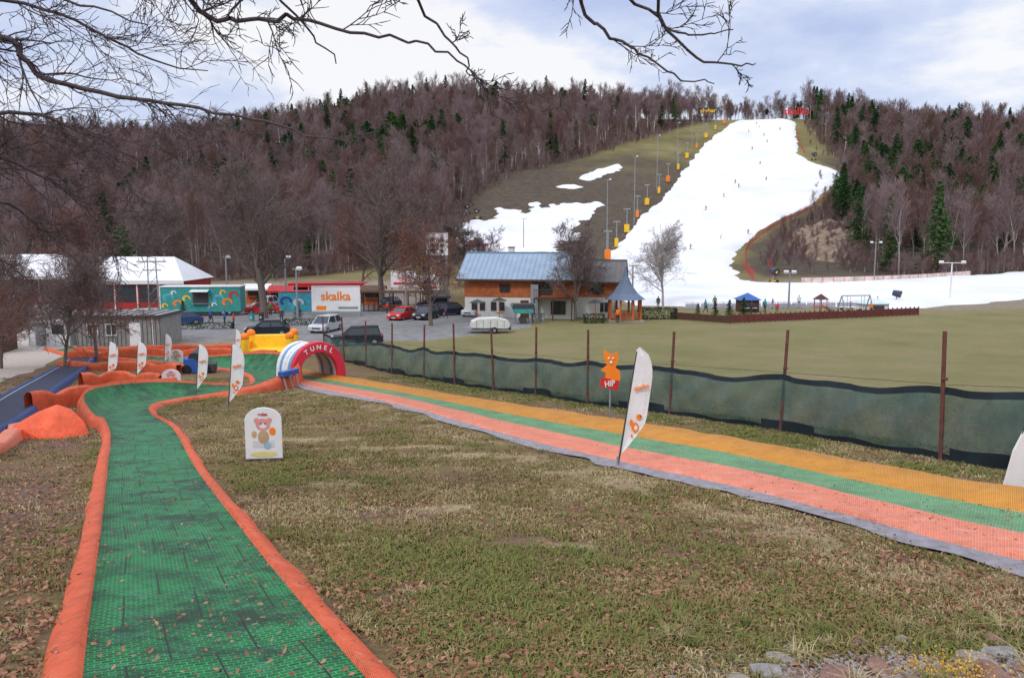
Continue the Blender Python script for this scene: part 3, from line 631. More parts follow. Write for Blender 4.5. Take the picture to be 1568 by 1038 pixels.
# ------------------------------------------------------------------ cars
def car(name,x,y,rz,paint,L_=4.3,W_=1.75,Ht=1.48,est=False):
    b=MB(); hl=L_/2
    body=[(-hl,.35),(-hl+.05,.72),(-hl+.25,.86),(-hl+1.15,.95),(hl-.6,.97),(hl-.08,.85),(hl,.45),(hl-.1,.28),(-hl+.1,.25)]
    b.prism(body,-W_/2,W_/2,paint)
    x0,x1,x2,x3=(-hl+1.0,-hl+1.75,hl-(.45 if est else 1.1),hl-(.25 if est else .45))
    wt=W_/2-.22; wb=W_/2-.04
    V=[(x0,-wb,.93),(x3,-wb,.93),(x3,wb,.93),(x0,wb,.93),(x1,-wt,Ht-.06),(x2,-wt,Ht-.06),(x2,wt,Ht-.06),(x1,wt,Ht-.06)]
    b.add(V,[(0,1,5,4),(1,2,6,5),(2,3,7,6),(3,0,4,7),(4,5,6,7)],glass)
    b.box(((x1+x2)/2,0,Ht-.03),(x2-x1+.1,wt*2+.04,.07),paint)
    for s in(-1,1):
        for xa,xb in((x0,x1),(x3,x2)): b.cyl((xa,s*wb,.95),(xb,s*wt,Ht-.04),.045,.045,paint,6)
        xm=(x1+x2)/2; b.cyl((xm,s*(wb+.0),.95),(xm,s*(wt+.01),Ht-.04),.045,.045,paint,6)
        b.box((x0+.35,s*(W_/2+.08),1.0),(.18,.18,.13),paint)
        for wx in(-hl+.85,hl-.8):
            b.cyl((wx,s*(W_/2-.2),.32),(wx,s*(W_/2+.02),.32),.33,.33,black,18); b.cyl((wx,s*(W_/2+.015),.32),(wx,s*(W_/2+.035),.32),.19,.19,grey,12)
        b.box((-hl+.06,s*(W_/2-.3),.7),(.12,.36,.15),white); b.box((hl-.05,s*(W_/2-.25),.78),(.12,.3,.18),redp)
    b.box((-hl+.0,0,.55),(.06,.8,.14),dgrey); b.box((-hl+.02,0,.4),(.06,.5,.11),white); b.box((hl,0,.6),(.05,.5,.11),white)
    b.make(name,x,y,rz,bevel=.04)
bluecar=mm('blue_car_paint',(.03,.06,.16),.25,.1)
for x,y,r,p,e in((-24,76.5,.25,darkcar,0),(-19.1,80,1.35,silver,1),(-13.7,69,.2,darkcar,1),(-7.6,98,-2.6,darkcar,1),(-4.6,97,1.2,silver,1),(-32,100,.3,redp,0),(-52,84,.4,darkcar,0),(-11,109,.1,bluecar,1),(-34,108,1.4,silver,1),(-17,109,1.3,darkcar,0),(-42,88,.3,silver,1),(-36.5,86.5,.4,bluecar,0),(-13,92.5,1.2,redp,0),(-10.2,93,1.25,darkcar,1),(-2.2,100,1.2,darkcar,1)):
    car('parked_car',x,y,r,p,4.3+.2*e,1.78,1.48+.17*e,bool(e))
b=MB(); b.prism([(-2,.6),(-1.9,1.2),(-1.2,1.5),(.6,1.55),(1.7,1.3),(2,.7),(1.6,.5)],-.9,.9,mm('tarpaulin',(.6,.6,.58),.5,.12,scale=2,bump=.5))
for s in(-1,1): b.cyl((.3,s*.85,.33),(.3,s*1.05,.33),.33,.33,black,16); b.cyl((.3,s*1.05,.33),(.3,s*1.07,.33),.16,.16,grey,10)
b.box((-.2,0,.42),(4,1.5,.12),grey); b.box((-2.6,0,.42),(1.6,.12,.1),grey); b.box((1.9,0,.6),(.2,1.8,.5),dgrey)
for i in range(5): b.cyl((-1.5+i*.7,-.93,.6),(-1.5+i*.7,-.93,1.35),.015,.015,dgrey,4)
b.make('covered_trailer',-2.2,79,.15,bevel=.08)
b=MB(); b.prism([(-.9,1.2),(-1.4,2.2),(1.4,2.2),(.9,1.2)],-.9,.9,teal); b.box((0,0,2.0),(2.4,1.9,.5),dgrey)
for x in(-.8,.8):
    for y in(-.7,.7): b.cyl((x,y,0),(x,y,1.3),.06,.06,grey,6)
b.cyl((0,-.8,.4),(0,.8,.4),.4,.4,dgrey,12); b.make('grit_spreader',1.2,88,.1,bevel=.03)
b=MB(); ye=mm('yellow_inflatable',(.85,.55,.03),.5,.12)
b.box((0,0,.35),(3.6,3,.7),ye)
for sx in(-1,1):
    for sy in(-1,1): b.cyl((sx*1.6,sy*1.3,.1),(sx*1.6,sy*1.3,1.7),.32,.3,ye,12); b.ball((sx*1.6,sy*1.3,1.75),.34,orange,6)
b.box((0,1.3,1.1),(3,.35,1.1),ye); b.box((-1.6,0,.9),(.3,2.4,.7),orange); b.box((1.6,0,.9),(.3,2.4,.7),orange)
b.make('bouncy_castle',-18.2,58.5,.15,bevel=.1)
b=MB(); b.box((0,0,.5),(1.3,1,.9),blue); b.cyl((0,-.5,.95),(.2,.4,1.15),.4,.35,dgrey,12); b.box((.9,0,.35),(.6,1.1,.5),dgrey); b.cyl((-.5,-.55,.3),(-.5,-.4,.3),.3,.3,black,12);b.cyl((.6,-.6,.3),(.6,-.45,.3),.3,.3,black,12)
b.make('blue_machine',-19.4,47.5,.3,bevel=.04)
b=MB()
for a in np.linspace(-.6,.6,3):
    b.cyl((a,-.4,0),(a,-.1,.9),.05,.05,grey,6); b.cyl((a,.4,0),(a,-.1,.9),.05,.05,grey,6)
b.box((0,-.1,1.0),(1.6,.4,.3),blue); b.make('bank_support_frame',-11.3,38.9,1.2).scale=(.8,.8,.8)
# ------------------------------------------------------------------ poles / lift
def mast(name,x,y,ht,arm=1.2,m=grey,heads=1,zoff=0):
    b=MB(); b.cyl((0,0,-.5),(0,0,ht),.16,.09,m,8); b.box((0,0,ht),(arm*2,.1,.1),m)
    for s in ([-1,1] if heads>1 else [1]): b.box((s*arm,-.15,ht+.1),(.6,.35,.3),white,rx=.4)
    b.make(name,x,y,random.uniform(-.3,.3))
for x,y,ht in((27,225,21),(42.5,276,23),(60.5,333,22),(78.5,380,20),(97,433,19),(112,471,18),(128.5,506,15),(3.5,238,9)): mast('floodlight_mast',x,y,ht,.7)
mast('floodlight_mast',37.5,106,5,.5,grey,2); mast('floodlight_mast',66,118,6,1.5,white,2); mast('floodlight_mast',83,180,8,1,grey,2)
for x,y,q in((-50,95,7),(-25,91,6),(-13,96,6),(-40,110,7),(-6,114,6),(-30,104,7),(-1,95,5),(16,104,6)): mast('street_lamp',x,y,q,.5)
lp=[(26,214),(31.5,238),(38,262),(45,285),(52,306),(60,325),(67.5,345),(77,370),(87,398),(98,425),(110,455),(122,482),(133,504)]
for i,(x,y) in enumerate(lp):
    b=MB(); b.cyl((0,0,-.5),(0,0,8),.2,.15,grey,8); b.box((0,0,7.8),(3.2,.3,.25),grey)
    for s in(-1,1): b.cyl((s*1.5,-.3,7.9),(s*1.5,.3,7.9),.25,.25,dgrey,10)
    b.box((0,0,1.6),(1.5 if i%2==0 else .9,1.2,2.6),yellow if i%3 else orange); b.make('lift_pylon',x,y,-.4,bevel=.08)
b=MB()
for i in range(len(lp)-1):
    for s in(-1.5,1.5):
        a=lp[i];c=lp[i+1]; b.cyl((a[0]+s,a[1],h(*a)+8.1),(c[0]+s,c[1],h(*c)+8.1),.03,.03,dgrey,4)
for i in range(22):
    t=i/21*(len(lp)-1.01); k=int(t);f=t-k;x=lp[k][0]*(1-f)+lp[k+1][0]*f+1.5;y=lp[k][1]*(1-f)+lp[k+1][1]*f; z=h(x,y)
    b.cyl((x,y,z+8.1),(x,y,z+3.5),.03,.03,dgrey,4); b.cyl((x,y,z+3.4),(x,y,z+3.5),.2,.2,yellow,8)
b.make('lift_cable',z=0)
def gun(x,y,rz,s_=1.3):
    b=MB(); b.cyl((0,-.8,2.2),(0,.7,2.5),.75,.6,mm('blue_gun',(.04,.05,.09),.5,.1),18); b.cyl((0,-.85,2.19),(0,-.82,2.2),.6,.6,dgrey,18); b.cyl((0,-.9,2.18),(0,-.86,2.19),.25,.25,yellow,12)
    b.cyl((0,0,.5),(0,0,1.8),.14,.14,grey,8); b.box((0,0,.5),(1.8,.2,.2),yellow); b.box((0,.6,.5),(.2,2.4,.2),yellow)
    for s in(-1,1): b.cyl((s*.8,-.1,.35),(s*.8,.1,.35),.35,.35,black,12); b.cyl((s*.8,0,.5),(0,0,1.5),.05,.05,grey,6)
    b.make('snow_cannon',x,y,rz).scale=(s_,)*3
for q in((-17,296,.4),(-12.5,288,-.3),(-19,260,.6),(-16.5,284,-.5),(149,395,.3),(56,168,.3,1.1),(56,114,.8,.7)): gun(*q)
b=MB(); b.box((0,0,.55),(4.6,3.8,.7),black); 
for s in(-1,1):
    for x in(-1.8,-.9,0,.9,1.8): b.cyl((x,s*1.5,.5),(x,s*2.0,.5),.45,.45,dgrey,12)
b.box((.3,0,1.3),(3.6,2.4,.9),redp); b.prism([(-2,1.6),(-1.6,2.8),(.1,2.8),(.3,1.6)],-1.1,1.1,glass); b.box((-.75,0,2.85),(1.8,2.3,.12),redp)
b.prism([(-3.4,.2),(-3.1,1.2),(-2.9,1.2),(-3.1,.1)],-2.3,2.3,redp); b.box((-2.7,0,.6),(.9,.3,.2),dgrey); b.box((2.8,0,.6),(.9,3.6,.5),dgrey); b.box((1.3,0,1.95),(1.2,1.6,.5),dgrey)
b.make('snow_groomer',-11,241,2.7,bevel=.04)
rn=mm('red_safety_net',(.5,.05,.05),.7,.2,scale=1,alpha=.5)
def pnet(name,pts,m,ht=2.0,posts=True):
    b=MB(); q=cr(pts,6)
    for i in range(len(q)-1):
        a=q[i];c=q[i+1]; za=h(*a)+.5;zc=h(*c)+.5
        b.add([(a[0],a[1],za),(c[0],c[1],zc),(c[0],c[1],zc+ht),(a[0],a[1],za+ht)],[(0,1,2,3)],m)
        if posts: b.cyl((a[0],a[1],za-.6),(a[0],a[1],za+ht+.2),.06,.06,redp,5)
    b.make(name,z=0)
pnet('safety_net_fence',[(53,172),(59,199),(72,239),(88,268),(106,291),(126,317),(151,352),(153,372)],rn,1.8)
pnet('safety_net_fence',[(57,170),(64,195),(76,232),(88,258)],mm('dark_safety_net',(.1,.1,.14),.7,.2,alpha=.6),1.6)
pnet('safety_net_fence',[(60,163),(75,167),(89,172),(105,180)],mm('banner_net',(.6,.5,.45),.7,.4,scale=.5),1.1)
pnet('safety_net_fence',[(150,410),(158,440),(170,480)],rn,1.6)
b=MB()
for x in(-4.5,0,4.5): b.cyl((x,.3,0),(x,.3,6.5),.12,.12,dgrey,6)
b.box((0,.2,5.3),(12,.2,3.6),dgrey); o=b.make('hilltop_bar_sign',126,518,-.2,z=h(126,518)+1.5); text(o,"skybar",(0,0,5.2),3.8,yellow)
b=MB()
for x in(-6.5,0,6.5): b.cyl((x,.3,0),(x,.3,5),.12,.12,dgrey,6)
b.box((0,.3,3.0),(15,.1,.1),dgrey);b.box((0,.3,4.6),(15,.1,.1),dgrey)
o=b.make('hilltop_resort_sign',182,516,-.2,z=h(182,516)+2); text(o,"skalka",(0,0,4.0),6.6,redp,ext=.1)
# ------------------------------------------------------------------ playground
b=MB(); P0=np.array((24.5,88));P1=np.array((51,98)); 
n=40
for i in range(n+1):
    p=P0+(P1-P0)*i/n; b.box((p[0],p[1],.55),(.1,.1,1.1),rust,.36)
    if i<n:
        q=P0+(P1-P0)*(i+.5)/n; b.box((q[0],q[1],.5),(.62,.04,.85),mm('red_brown_boards',(.13,.035,.03),.8,.3,scale=2),.36)
b.make('board_fence',z=0)
b=MB()
for i in range(24):
    q=np.array((19,93))+np.array((5.5,-5))*i/23
    b.box((q[0],q[1],.45),(.3,.06,.8),dwood,-.7)
b.make('board_fence',z=0)
def kiosk(x,y,w,d,e,r,m1,m2,nm):
    b=MB(); b.box((0,0,e/2),(w,d,e),m1); V=[(-w/2-.3,-d/2-.3,e),(w/2+.3,-d/2-.3,e),(w/2+.3,d/2+.3,e),(-w/2-.3,d/2+.3,e),(0,0,r)]
    b.add(V,[(0,1,4),(1,2,4),(2,3,4),(3,0,4),(0,3,2,1)],m2); b.box((0,-d/2-.02,e*.6),(w*.6,.05,e*.4),dgrey); b.box((0,-d/2-.2,e*.36),(w*.7,.4,.05),white); b.make(nm,x,y,random.uniform(-.2,.2))
kiosk(31.0,103,2.4,2.4,1.6,2.5,dwood,blue,'ticket_kiosk'); kiosk(47,102,3.2,2.4,1.2,1.9,white,mm('pale_roof',(.5,.6,.65),.5,.1),'ticket_kiosk')
b=MB()
for x in(-2,2): b.cyl((x,-1,0),(x,0,2.4),.07,.07,grey,6); b.cyl((x,1,0),(x,0,2.4),.07,.07,grey,6)
b.cyl((-2,0,2.4),(2,0,2.4),.07,.07,grey,6)
for x in(-1,1):
    b.cyl((x-.2,0,2.4),(x-.2,0,.5),.02,.02,black,4); b.cyl((x+.2,0,2.4),(x+.2,0,.5),.02,.02,black,4); b.box((x,0,.48),(.5,.25,.05),orange)
b.make('playground_swing',43.5,99,.2)
b=MB()
b.box((0,0,1.3),(1.2,1.2,.1),wood)
for x in(-.5,.5):
    for y in(-.5,.5): b.cyl((x,y,0),(x,y,2.3),.06,.06,wood,6)
b.add([(-.7,-.7,2.2),(.7,-.7,2.2),(.7,.7,2.2),(-.7,.7,2.2),(0,0,2.9)],[(0,1,4),(1,2,4),(2,3,4),(3,0,4)],dwood)
b.box((1.6,0,.7),(2.5,.6,.06),grey,ry=.5); b.box((1.6,.3,.8),(2.5,.05,.2),grey,ry=.5); b.box((1.6,-.3,.8),(2.5,.05,.2),grey,ry=.5); b.make('playground_slide',37.5,95,.3)
b=MB(); lime=mm('lime_paint',(.3,.6,.05),.5,.1)
for i in range(6):
    a=i*math.pi/3; b.cyl((0,0,1.6),(1.3*math.cos(a),1.3*math.sin(a),1.4),.03,.03,grey,5); b.ball((1.2*math.cos(a),1.2*math.sin(a),.5),.28,[lime,yellow,blue][i%3],6,.8); b.box((1.2*math.cos(a),1.2*math.sin(a),.8),(.1,.3,.25),dgrey,a)
b.cyl((0,0,0),(0,0,1.8),.12,.1,grey,8); b.cyl((0,0,.1),(0,0,.25),1.6,1.6,dgrey,18); b.make('playground_carousel',42,97,0)
for i in range(12):
    b=MB(); b.cyl((0,0,0),(0,0,1.05),.03,.03,grey,6); b.box((0,0,.95),(2.0,.03,.05),redp if i%3==0 else grey); b.box((0,0,.5),(2.0,.02,.6),mm('banner_net2',(.4,.4,.5),.7,.4,alpha=.7)); b.make('crowd_barrier',24.5+i*2.15,106+.25*i,.1)
for x,y in((9.6,90),(-4,90),(-1.5,93)):
    b=MB(); b.cyl((0,0,0),(0,0,2.6),.04,.04,wood,6); b.add([(1.0*math.cos(a),1.0*math.sin(a),2.2) for a in np.linspace(0,2*math.pi,8,endpoint=False)]+[(0,0,2.6)],[(i,(i+1)%8,8) for i in range(8)],dgrey); b.cyl((0,0,.7),(0,0,.75),.5,.5,wood,12); b.make('patio_umbrella',x,y)
b=MB()
for s in(-.5,.5):
    b.cyl((s,0,0),(s*.7,0,7.6),.07,.06,grey,6)
for z in range(0,7):
    b.cyl((-.45,0,z),(.45,0,z+1),.025,.025,grey,5)
b.box((0,0,7.3),(2.6,.12,.12),grey); b.box((0,0,6.5),(1.6,.1,.1),grey)
for x in(-1.1,-.4,.4,1.1): b.cyl((x,0,7.35),(x,0,7.65),.06,.06,white,6)
b.make('lattice_pole',-33.8,73.8,.2)
b=MB(); b.box((0,0,1.4),(4,4,2.8),dwood); gable(b,-2,2,-2,2,2.8,3.9,.3,mm('old_roof',(.08,.07,.07),.8,.3)); b.box((0,-2.03,1),(1,.05,2),wood); b.prism([(-2,2.8),(2,2.8),(0,3.85)],-2,2,dwood,'yz'); b.make('timber_shed',-43,63,.3)
b=MB()
rp=[(-29,38),(-33,45),(-37,52),(-41,58)]
for i in range(len(rp)-1):
    a,c=rp[i],rp[i+1]
    for z in(.5,.95): b.cyl((a[0],a[1],h(*a)+z),(c[0],c[1],h(*c)+z),.05,.05,dwood,6)
    for t in(0,.5): x=a[0]*(1-t)+c[0]*t;y=a[1]*(1-t)+c[1]*t; b.cyl((x,y,h(x,y)-.2),(x,y,h(x,y)+1.1),.07,.07,dwood,6)
b.make('wooden_railing',z=0)
# ------------------------------------------------------------------ people
def skin_person(kind):
    J=dict(pel=(0,0,.95),wa=(0,0,1.1),ch=(0,0,1.35),nk=(0,0,1.48),hb=(0,-.01,1.56),hd=(0,-.02,1.68),ht=(0,0,1.76),
        sl=(-.19,0,1.4),el=(-.27,.02,1.12),wl=(-.27,-.1,.88),hl=(-.27,-.13,.8),sr=(.19,0,1.4),er=(.27,.02,1.12),wr=(.27,-.1,.88),hr=(.27,-.13,.8),
        pl=(-.1,0,.9),kl=(-.12,-.03,.5),al=(-.12,.02,.09),tl=(-.13,-.16,.04),pr=(.1,0,.9),kr=(.12,-.03,.5),ar=(.12,.02,.09),tr=(.13,-.16,.04))
    if kind=='ski':
        J.update(pel=(0,.12,.78),wa=(0,.06,.93),ch=(0,-.06,1.14),nk=(0,-.12,1.26),hb=(0,-.14,1.33),hd=(0,-.17,1.44),ht=(0,-.16,1.52),sl=(-.2,-.08,1.2),el=(-.33,-.2,.98),wl=(-.34,-.42,.92),hl=(-.34,-.48,.9),sr=(.2,-.08,1.2),er=(.33,-.2,.98),wr=(.34,-.42,.92),hr=(.34,-.48,.9),
          pl=(-.12,.1,.75),kl=(-.16,-.12,.45),al=(-.15,.02,.12),tl=(-.15,-.15,.08),pr=(.12,.1,.75),kr=(.16,-.12,.45),ar=(.15,.02,.12),tr=(.15,-.15,.08))
    if kind=='walk':
        J.update(kl=(-.12,-.2,.52),al=(-.12,-.22,.1),tl=(-.12,-.38,.06),kr=(.12,-.02,.5),ar=(.12,.3,.14),tr=(.12,.17,.04))
    Rr=dict(pel=.15,wa=.14,ch=.16,nk=.065,hb=.07,hd=.105,ht=.06,sl=.085,el=.06,wl=.045,hl=.05,sr=.085,er=.06,wr=.045,hr=.05,pl=.11,kl=.07,al=.055,tl=.05,pr=.11,kr=.07,ar=.055,tr=.05)
    ks=list(J); E=[('pel','wa'),('wa','ch'),('ch','nk'),('nk','hb'),('hb','hd'),('hd','ht'),('ch','sl'),('sl','el'),('el','wl'),('wl','hl'),('ch','sr'),('sr','er'),('er','wr'),('wr','hr'),('pel','pl'),('pl','kl'),('kl','al'),('al','tl'),('pel','pr'),('pr','kr'),('kr','ar'),('ar','tr')]
    me=bpy.data.meshes.new('p'); me.from_pydata([J[k] for k in ks],[(ks.index(a),ks.index(c)) for a,c in E],[])
    o=bpy.data.objects.new('tmp',me); link(o)
    s=o.modifiers.new('s','SKIN'); 
    for i,k in enumerate(ks):
        me.skin_vertices[0].data[i].radius=(Rr[k],Rr[k]); me.skin_vertices[0].data[i].use_root=(k=='pel')
    ss=o.modifiers.new('u','SUBSURF'); ss.levels=1; ss.render_levels=1
    dg=bpy.context.evaluated_depsgraph_get(); r=bpy.data.meshes.new_from_object(o.evaluated_get(dg)); bpy.data.objects.remove(o)
    r.name='person_'+kind
    nk=J['nk'][2];hp=J['pel'][2]; r.materials.clear()
    for q in (blue,dgrey,skin,black): r.materials.append(q)
    for p in r.polygons:
        c=p.center; p.use_smooth=True
        dh=(Vector(c)-Vector(J['hl'])).length<.09 or (Vector(c)-Vector(J['hr'])).length<.09
        if c.z>nk+.02: p.material_index=3 if (c.z>J['hd'][2]+.02 or c.y>J['hd'][1]+.03) else 2
        elif dh: p.material_index=3
        elif c.z>hp-.02 or abs(c.x)>.2: p.material_index=0
        elif c.z<.12: p.material_index=3
        else: p.material_index=1
    return r
PM={k:skin_person(k) for k in('stand','ski','walk')}
jk=[blue,redp,dgrey,teal,mm('jacket_green',(.1,.2,.05),.7,.1),mm('jacket_purple',(.2,.05,.2),.7,.1),orange,white]
def person(kind,x,y,rz,j,sc=1,dz=0):
    o=obj('skier' if kind=='ski' else 'person',PM[kind],(x,y,h(x,y)+dz),(0,0,rz)); o.scale=(sc,)*3
    o.material_slots[0].link='OBJECT'; o.material_slots[0].material=jk[j%8]
    if kind=='ski':
        b=MB()
        for s in(-.15,.15): b.box((s,-.15,.02),(.09,1.65,.03),redp); b.box((s,-1.0,.06),(.09,.2,.03),redp,rx=-.5)
        for s in(-.36,.36): b.cyl((s,-.46,.9),(s*1.1,.3,.05),.012,.01,dgrey,5)
        k=b.make('skis',0,0,z=0); k.parent=o; k.location=(0,0,0)
for i,(x,y) in enumerate([(72.5,296.5),(84.4,317.2),(95.2,339.7),(94.7,332.8),(77,258),(144.6,460.6),(138.7,471),(150,488),(160,480),(126,420),(118,380),(140,440),(52,230),(110,345),(152,500),(66,250)]):
    person('ski',x,y,random.uniform(-1.2,1.2),i,1.12,.8)
for i,(x,y) in enumerate([(34.1,100.5),(30.2,98.7),(33,102),(28,108),(36,108),(45,98),(50,107),(-31.3,85),(-30.5,85.5),(-26,88),(-36,93),(-30,97),(-8,94),(12,88.5),(40,109),(-34,88),(-16,100),(20,107),(25,101)]):
    person('walk' if i%3==0 else 'stand',x,y,random.uniform(0,6.2),i+1,1 if i%4 else .8,.02)
# ------------------------------------------------------------------ trees
def tubes(segs,k,r_min=0):
    S=np.array(segs); p0=S[:,0:3];p1=S[:,3:6];r0=np.maximum(S[:,6],r_min);r1=np.maximum(S[:,7],r_min*.7)
    d=p1-p0; d/=np.linalg.norm(d,axis=1)[:,None]+1e-9
    ref=np.where(np.abs(d[:,2:3])<.9,np.array([[0,0,1.]]),np.array([[1.,0,0]])); u=np.cross(d,ref);u/=np.linalg.norm(u,axis=1)[:,None];w=np.cross(d,u)
    a=np.arange(k)*2*math.pi/k
    ring=u[:,None,:]*np.cos(a)[None,:,None]+w[:,None,:]*np.sin(a)[None,:,None]
    V=np.concatenate([p0[:,None]+ring*r0[:,None,None],p1[:,None]+ring*r1[:,None,None]],1)
    n=len(S); base=(np.arange(n)*2*k)[:,None,None]
    f=np.array([[i,(i+1)%k,k+(i+1)%k,k+i] for i in range(k)])[None]
    return V.reshape(-1,3),(base+f).reshape(-1,4)
def grow(segs,p,d,L_,r,lvl,maxl,R,prm):
    n=prm['n'][min(lvl,len(prm['n'])-1)]; st=L_/n; rr=r; end=prm['end'][min(lvl,len(prm['end'])-1)]
    wig=prm['wig']; up=prm['up'][min(lvl,len(prm['up'])-1)]
    start=prm['start'] if lvl==0 else 0
    for i in range(n):
        d=d+R.normal(0,wig,3)*(1 if lvl else .35); d[2]+=up; d=d/np.linalg.norm(d)
        q=p+d*st; r1=r*(1-(1-end)*(i+1)/n)
        segs.append((*p,*q,rr,r1)); p=q; rr=r1
        if lvl<maxl and (i+1)/n>start:
            kk=prm['kids'][min(lvl,len(prm['kids'])-1)]; kk=int(kk)+(R.random()<kk-int(kk))
            for c in range(kk):
                a=R.uniform(*prm['ang']); az=R.uniform(0,2*math.pi)
                u=np.cross(d,[0.3,.5,.8]);u/=np.linalg.norm(u);w=np.cross(d,u)
                nd=d*math.cos(a)+(u*math.cos(az)+w*math.sin(az))*math.sin(a)
                nd[2]+=prm.get('lift',.0); nd/=np.linalg.norm(nd)
                grow(segs,p,nd,L_*R.uniform(*prm['lr'][min(lvl,len(prm['lr'])-1)])*(1-.45*(i+1)/n if lvl==0 else 1-.3*(i+1)/n),max(rr*R.uniform(.45,.7),.004),lvl+1,maxl,R,prm)
def treemesh(name,ht,r,maxl,seed,mats,prm,rmin,tilt=0,thick=.07):
    R=np.random.default_rng(seed); segs=[]
    grow(segs,np.array([0,0,-.3]),np.array([tilt,0,1.]),ht,r,0,maxl,R,prm)
    S=np.array(segs); big=S[:,6]>thick
    V1,F1=tubes(S[big],6) ; V2,F2=tubes(S[~big],3,rmin)
    V=np.vstack([V1,V2]);F=np.vstack([F1,F2+len(V1)]); mi=[0]*len(F1)+[1]*len(F2)
    return np_mesh(name,V,F,mats,mi,smooth=True),S
def rndmat(name,a,b_,rough=.9):
    m=bpy.data.materials.new(name);m.use_nodes=True;N,L=nt(m);B=N['Principled BSDF'];B.inputs['Roughness'].default_value=rough;B.inputs['Specular IOR Level'].default_value=.1
    oi=N.new('ShaderNodeObjectInfo');r=N.new('ShaderNodeValToRGB');r.color_ramp.elements[0].color=(*a,1);r.color_ramp.elements[1].color=(*b_,1);L.new(oi.outputs['Random'],r.inputs['Fac'])
    tc=N.new('ShaderNodeTexCoord');n=N.new('ShaderNodeTexNoise');n.inputs['Scale'].default_value=2.0;L.new(tc.outputs['Object'],n.inputs['Vector'])
    mx=N.new('ShaderNodeMix');mx.data_type='RGBA';mx.blend_type='MULTIPLY';mx.inputs[0].default_value=.6;L.new(r.outputs['Color'],mx.inputs[6])
    rr=N.new('ShaderNodeValToRGB');rr.color_ramp.elements[0].color=(.5,.5,.5,1);rr.color_ramp.elements[1].color=(1.5,1.5,1.5,1);L.new(n.outputs['Fac'],rr.inputs['Fac']);L.new(rr.outputs['Color'],mx.inputs[7]);L.new(mx.outputs[2],B.inputs['Base Color'])
    return m
bark=rndmat('forest_bark',(.16,.125,.115),(.38,.34,.32)); twig=rndmat('forest_twigs',(.15,.08,.065),(.27,.20,.205))
birch=rndmat('birch_bark',(.5,.48,.45),(.7,.67,.64))
conif=rndmat('conifer_needles',(.02,.055,.022),(.07,.13,.045)); conbark=rndmat('conifer_bark',(.13,.08,.06),(.22,.13,.09))
LIB=bpy.data.collections.new('forest_tree_library')
prmF=dict(n=[8,4,3,2],end=[.2,.3,.3,.3],wig=.16,up=[0,.12,.06,.03],start=.36,kids=[3.2,2.2,2.0],ang=(.4,.9),lr=[(.3,.42),(.5,.7),(.5,.75)],lift=.3)
for i in range(7):
    me,S=treemesh('bare_tree_%d'%i,13+i*.7,.2,3,100+i,[birch if i==5 else bark,twig],prmF,.024,0,.06); obj('a_bare_%d'%i,me,col=LIB)
LIB2=bpy.data.collections.new('conifer_library')
def conifer(name,ht,seed,pine=False):
    R=np.random.default_rng(seed);segs=[(0,0,-.5,0,0,ht,.2,.03)];V=[];F=[]
    z0=.45 if pine else .12; z=ht*z0
    while z<ht*.99:
        t=(z/ht-z0)/(1-z0); rad=(ht*.2*(1-t)**.8+.2) if not pine else ht*.22*math.sin(math.pi*min(1,.25+t*.75))+.2
        nb=R.integers(6,9)
        for j in range(nb):
            a=R.uniform(0,6.28); Lb=rad*R.uniform(.55,1.25); dr=-.25 if not pine else .15
            for s in range(5):
                f=(s+.6)/5; c=np.array([math.cos(a)*Lb*f,math.sin(a)*Lb*f,z+dr*Lb*f+R.normal(0,.08)])
                for q in range(3):
                    u=R.normal(0,1,3);u[2]*=.35;u/=np.linalg.norm(u);v=np.cross(u,R.normal(0,1,3));v/=np.linalg.norm(v); sz=(.42 if not pine else .5)*R.uniform(.6,1.2)
                    b0=len(V); V+=[c-u*sz-v*sz*.3,c+u*sz*.2-v*sz*.45,c+u*sz,c+u*sz*.1+v*sz*.45];F.append((b0,b0+1,b0+2,b0+3))
            segs.append((0,0,z,math.cos(a)*Lb*.8,math.sin(a)*Lb*.8,z+dr*Lb*.8,.03,.015))
        z+=ht*.035*R.uniform(.8,1.2)
    V1,F1=tubes(segs,4); V=np.vstack([V1,np.array(V)]);F=np.vstack([F1,np.array(F)+len(V1)])
    return np_mesh(name,V,F,[conbark,conif],[0]*len(F1)+[1]*(len(F)-len(F1)))
for i in range(5): obj('conifer_%d'%i,conifer('conifer_%d'%i,[17,15,19,16,14][i],200+i,i>=3),col=LIB2)
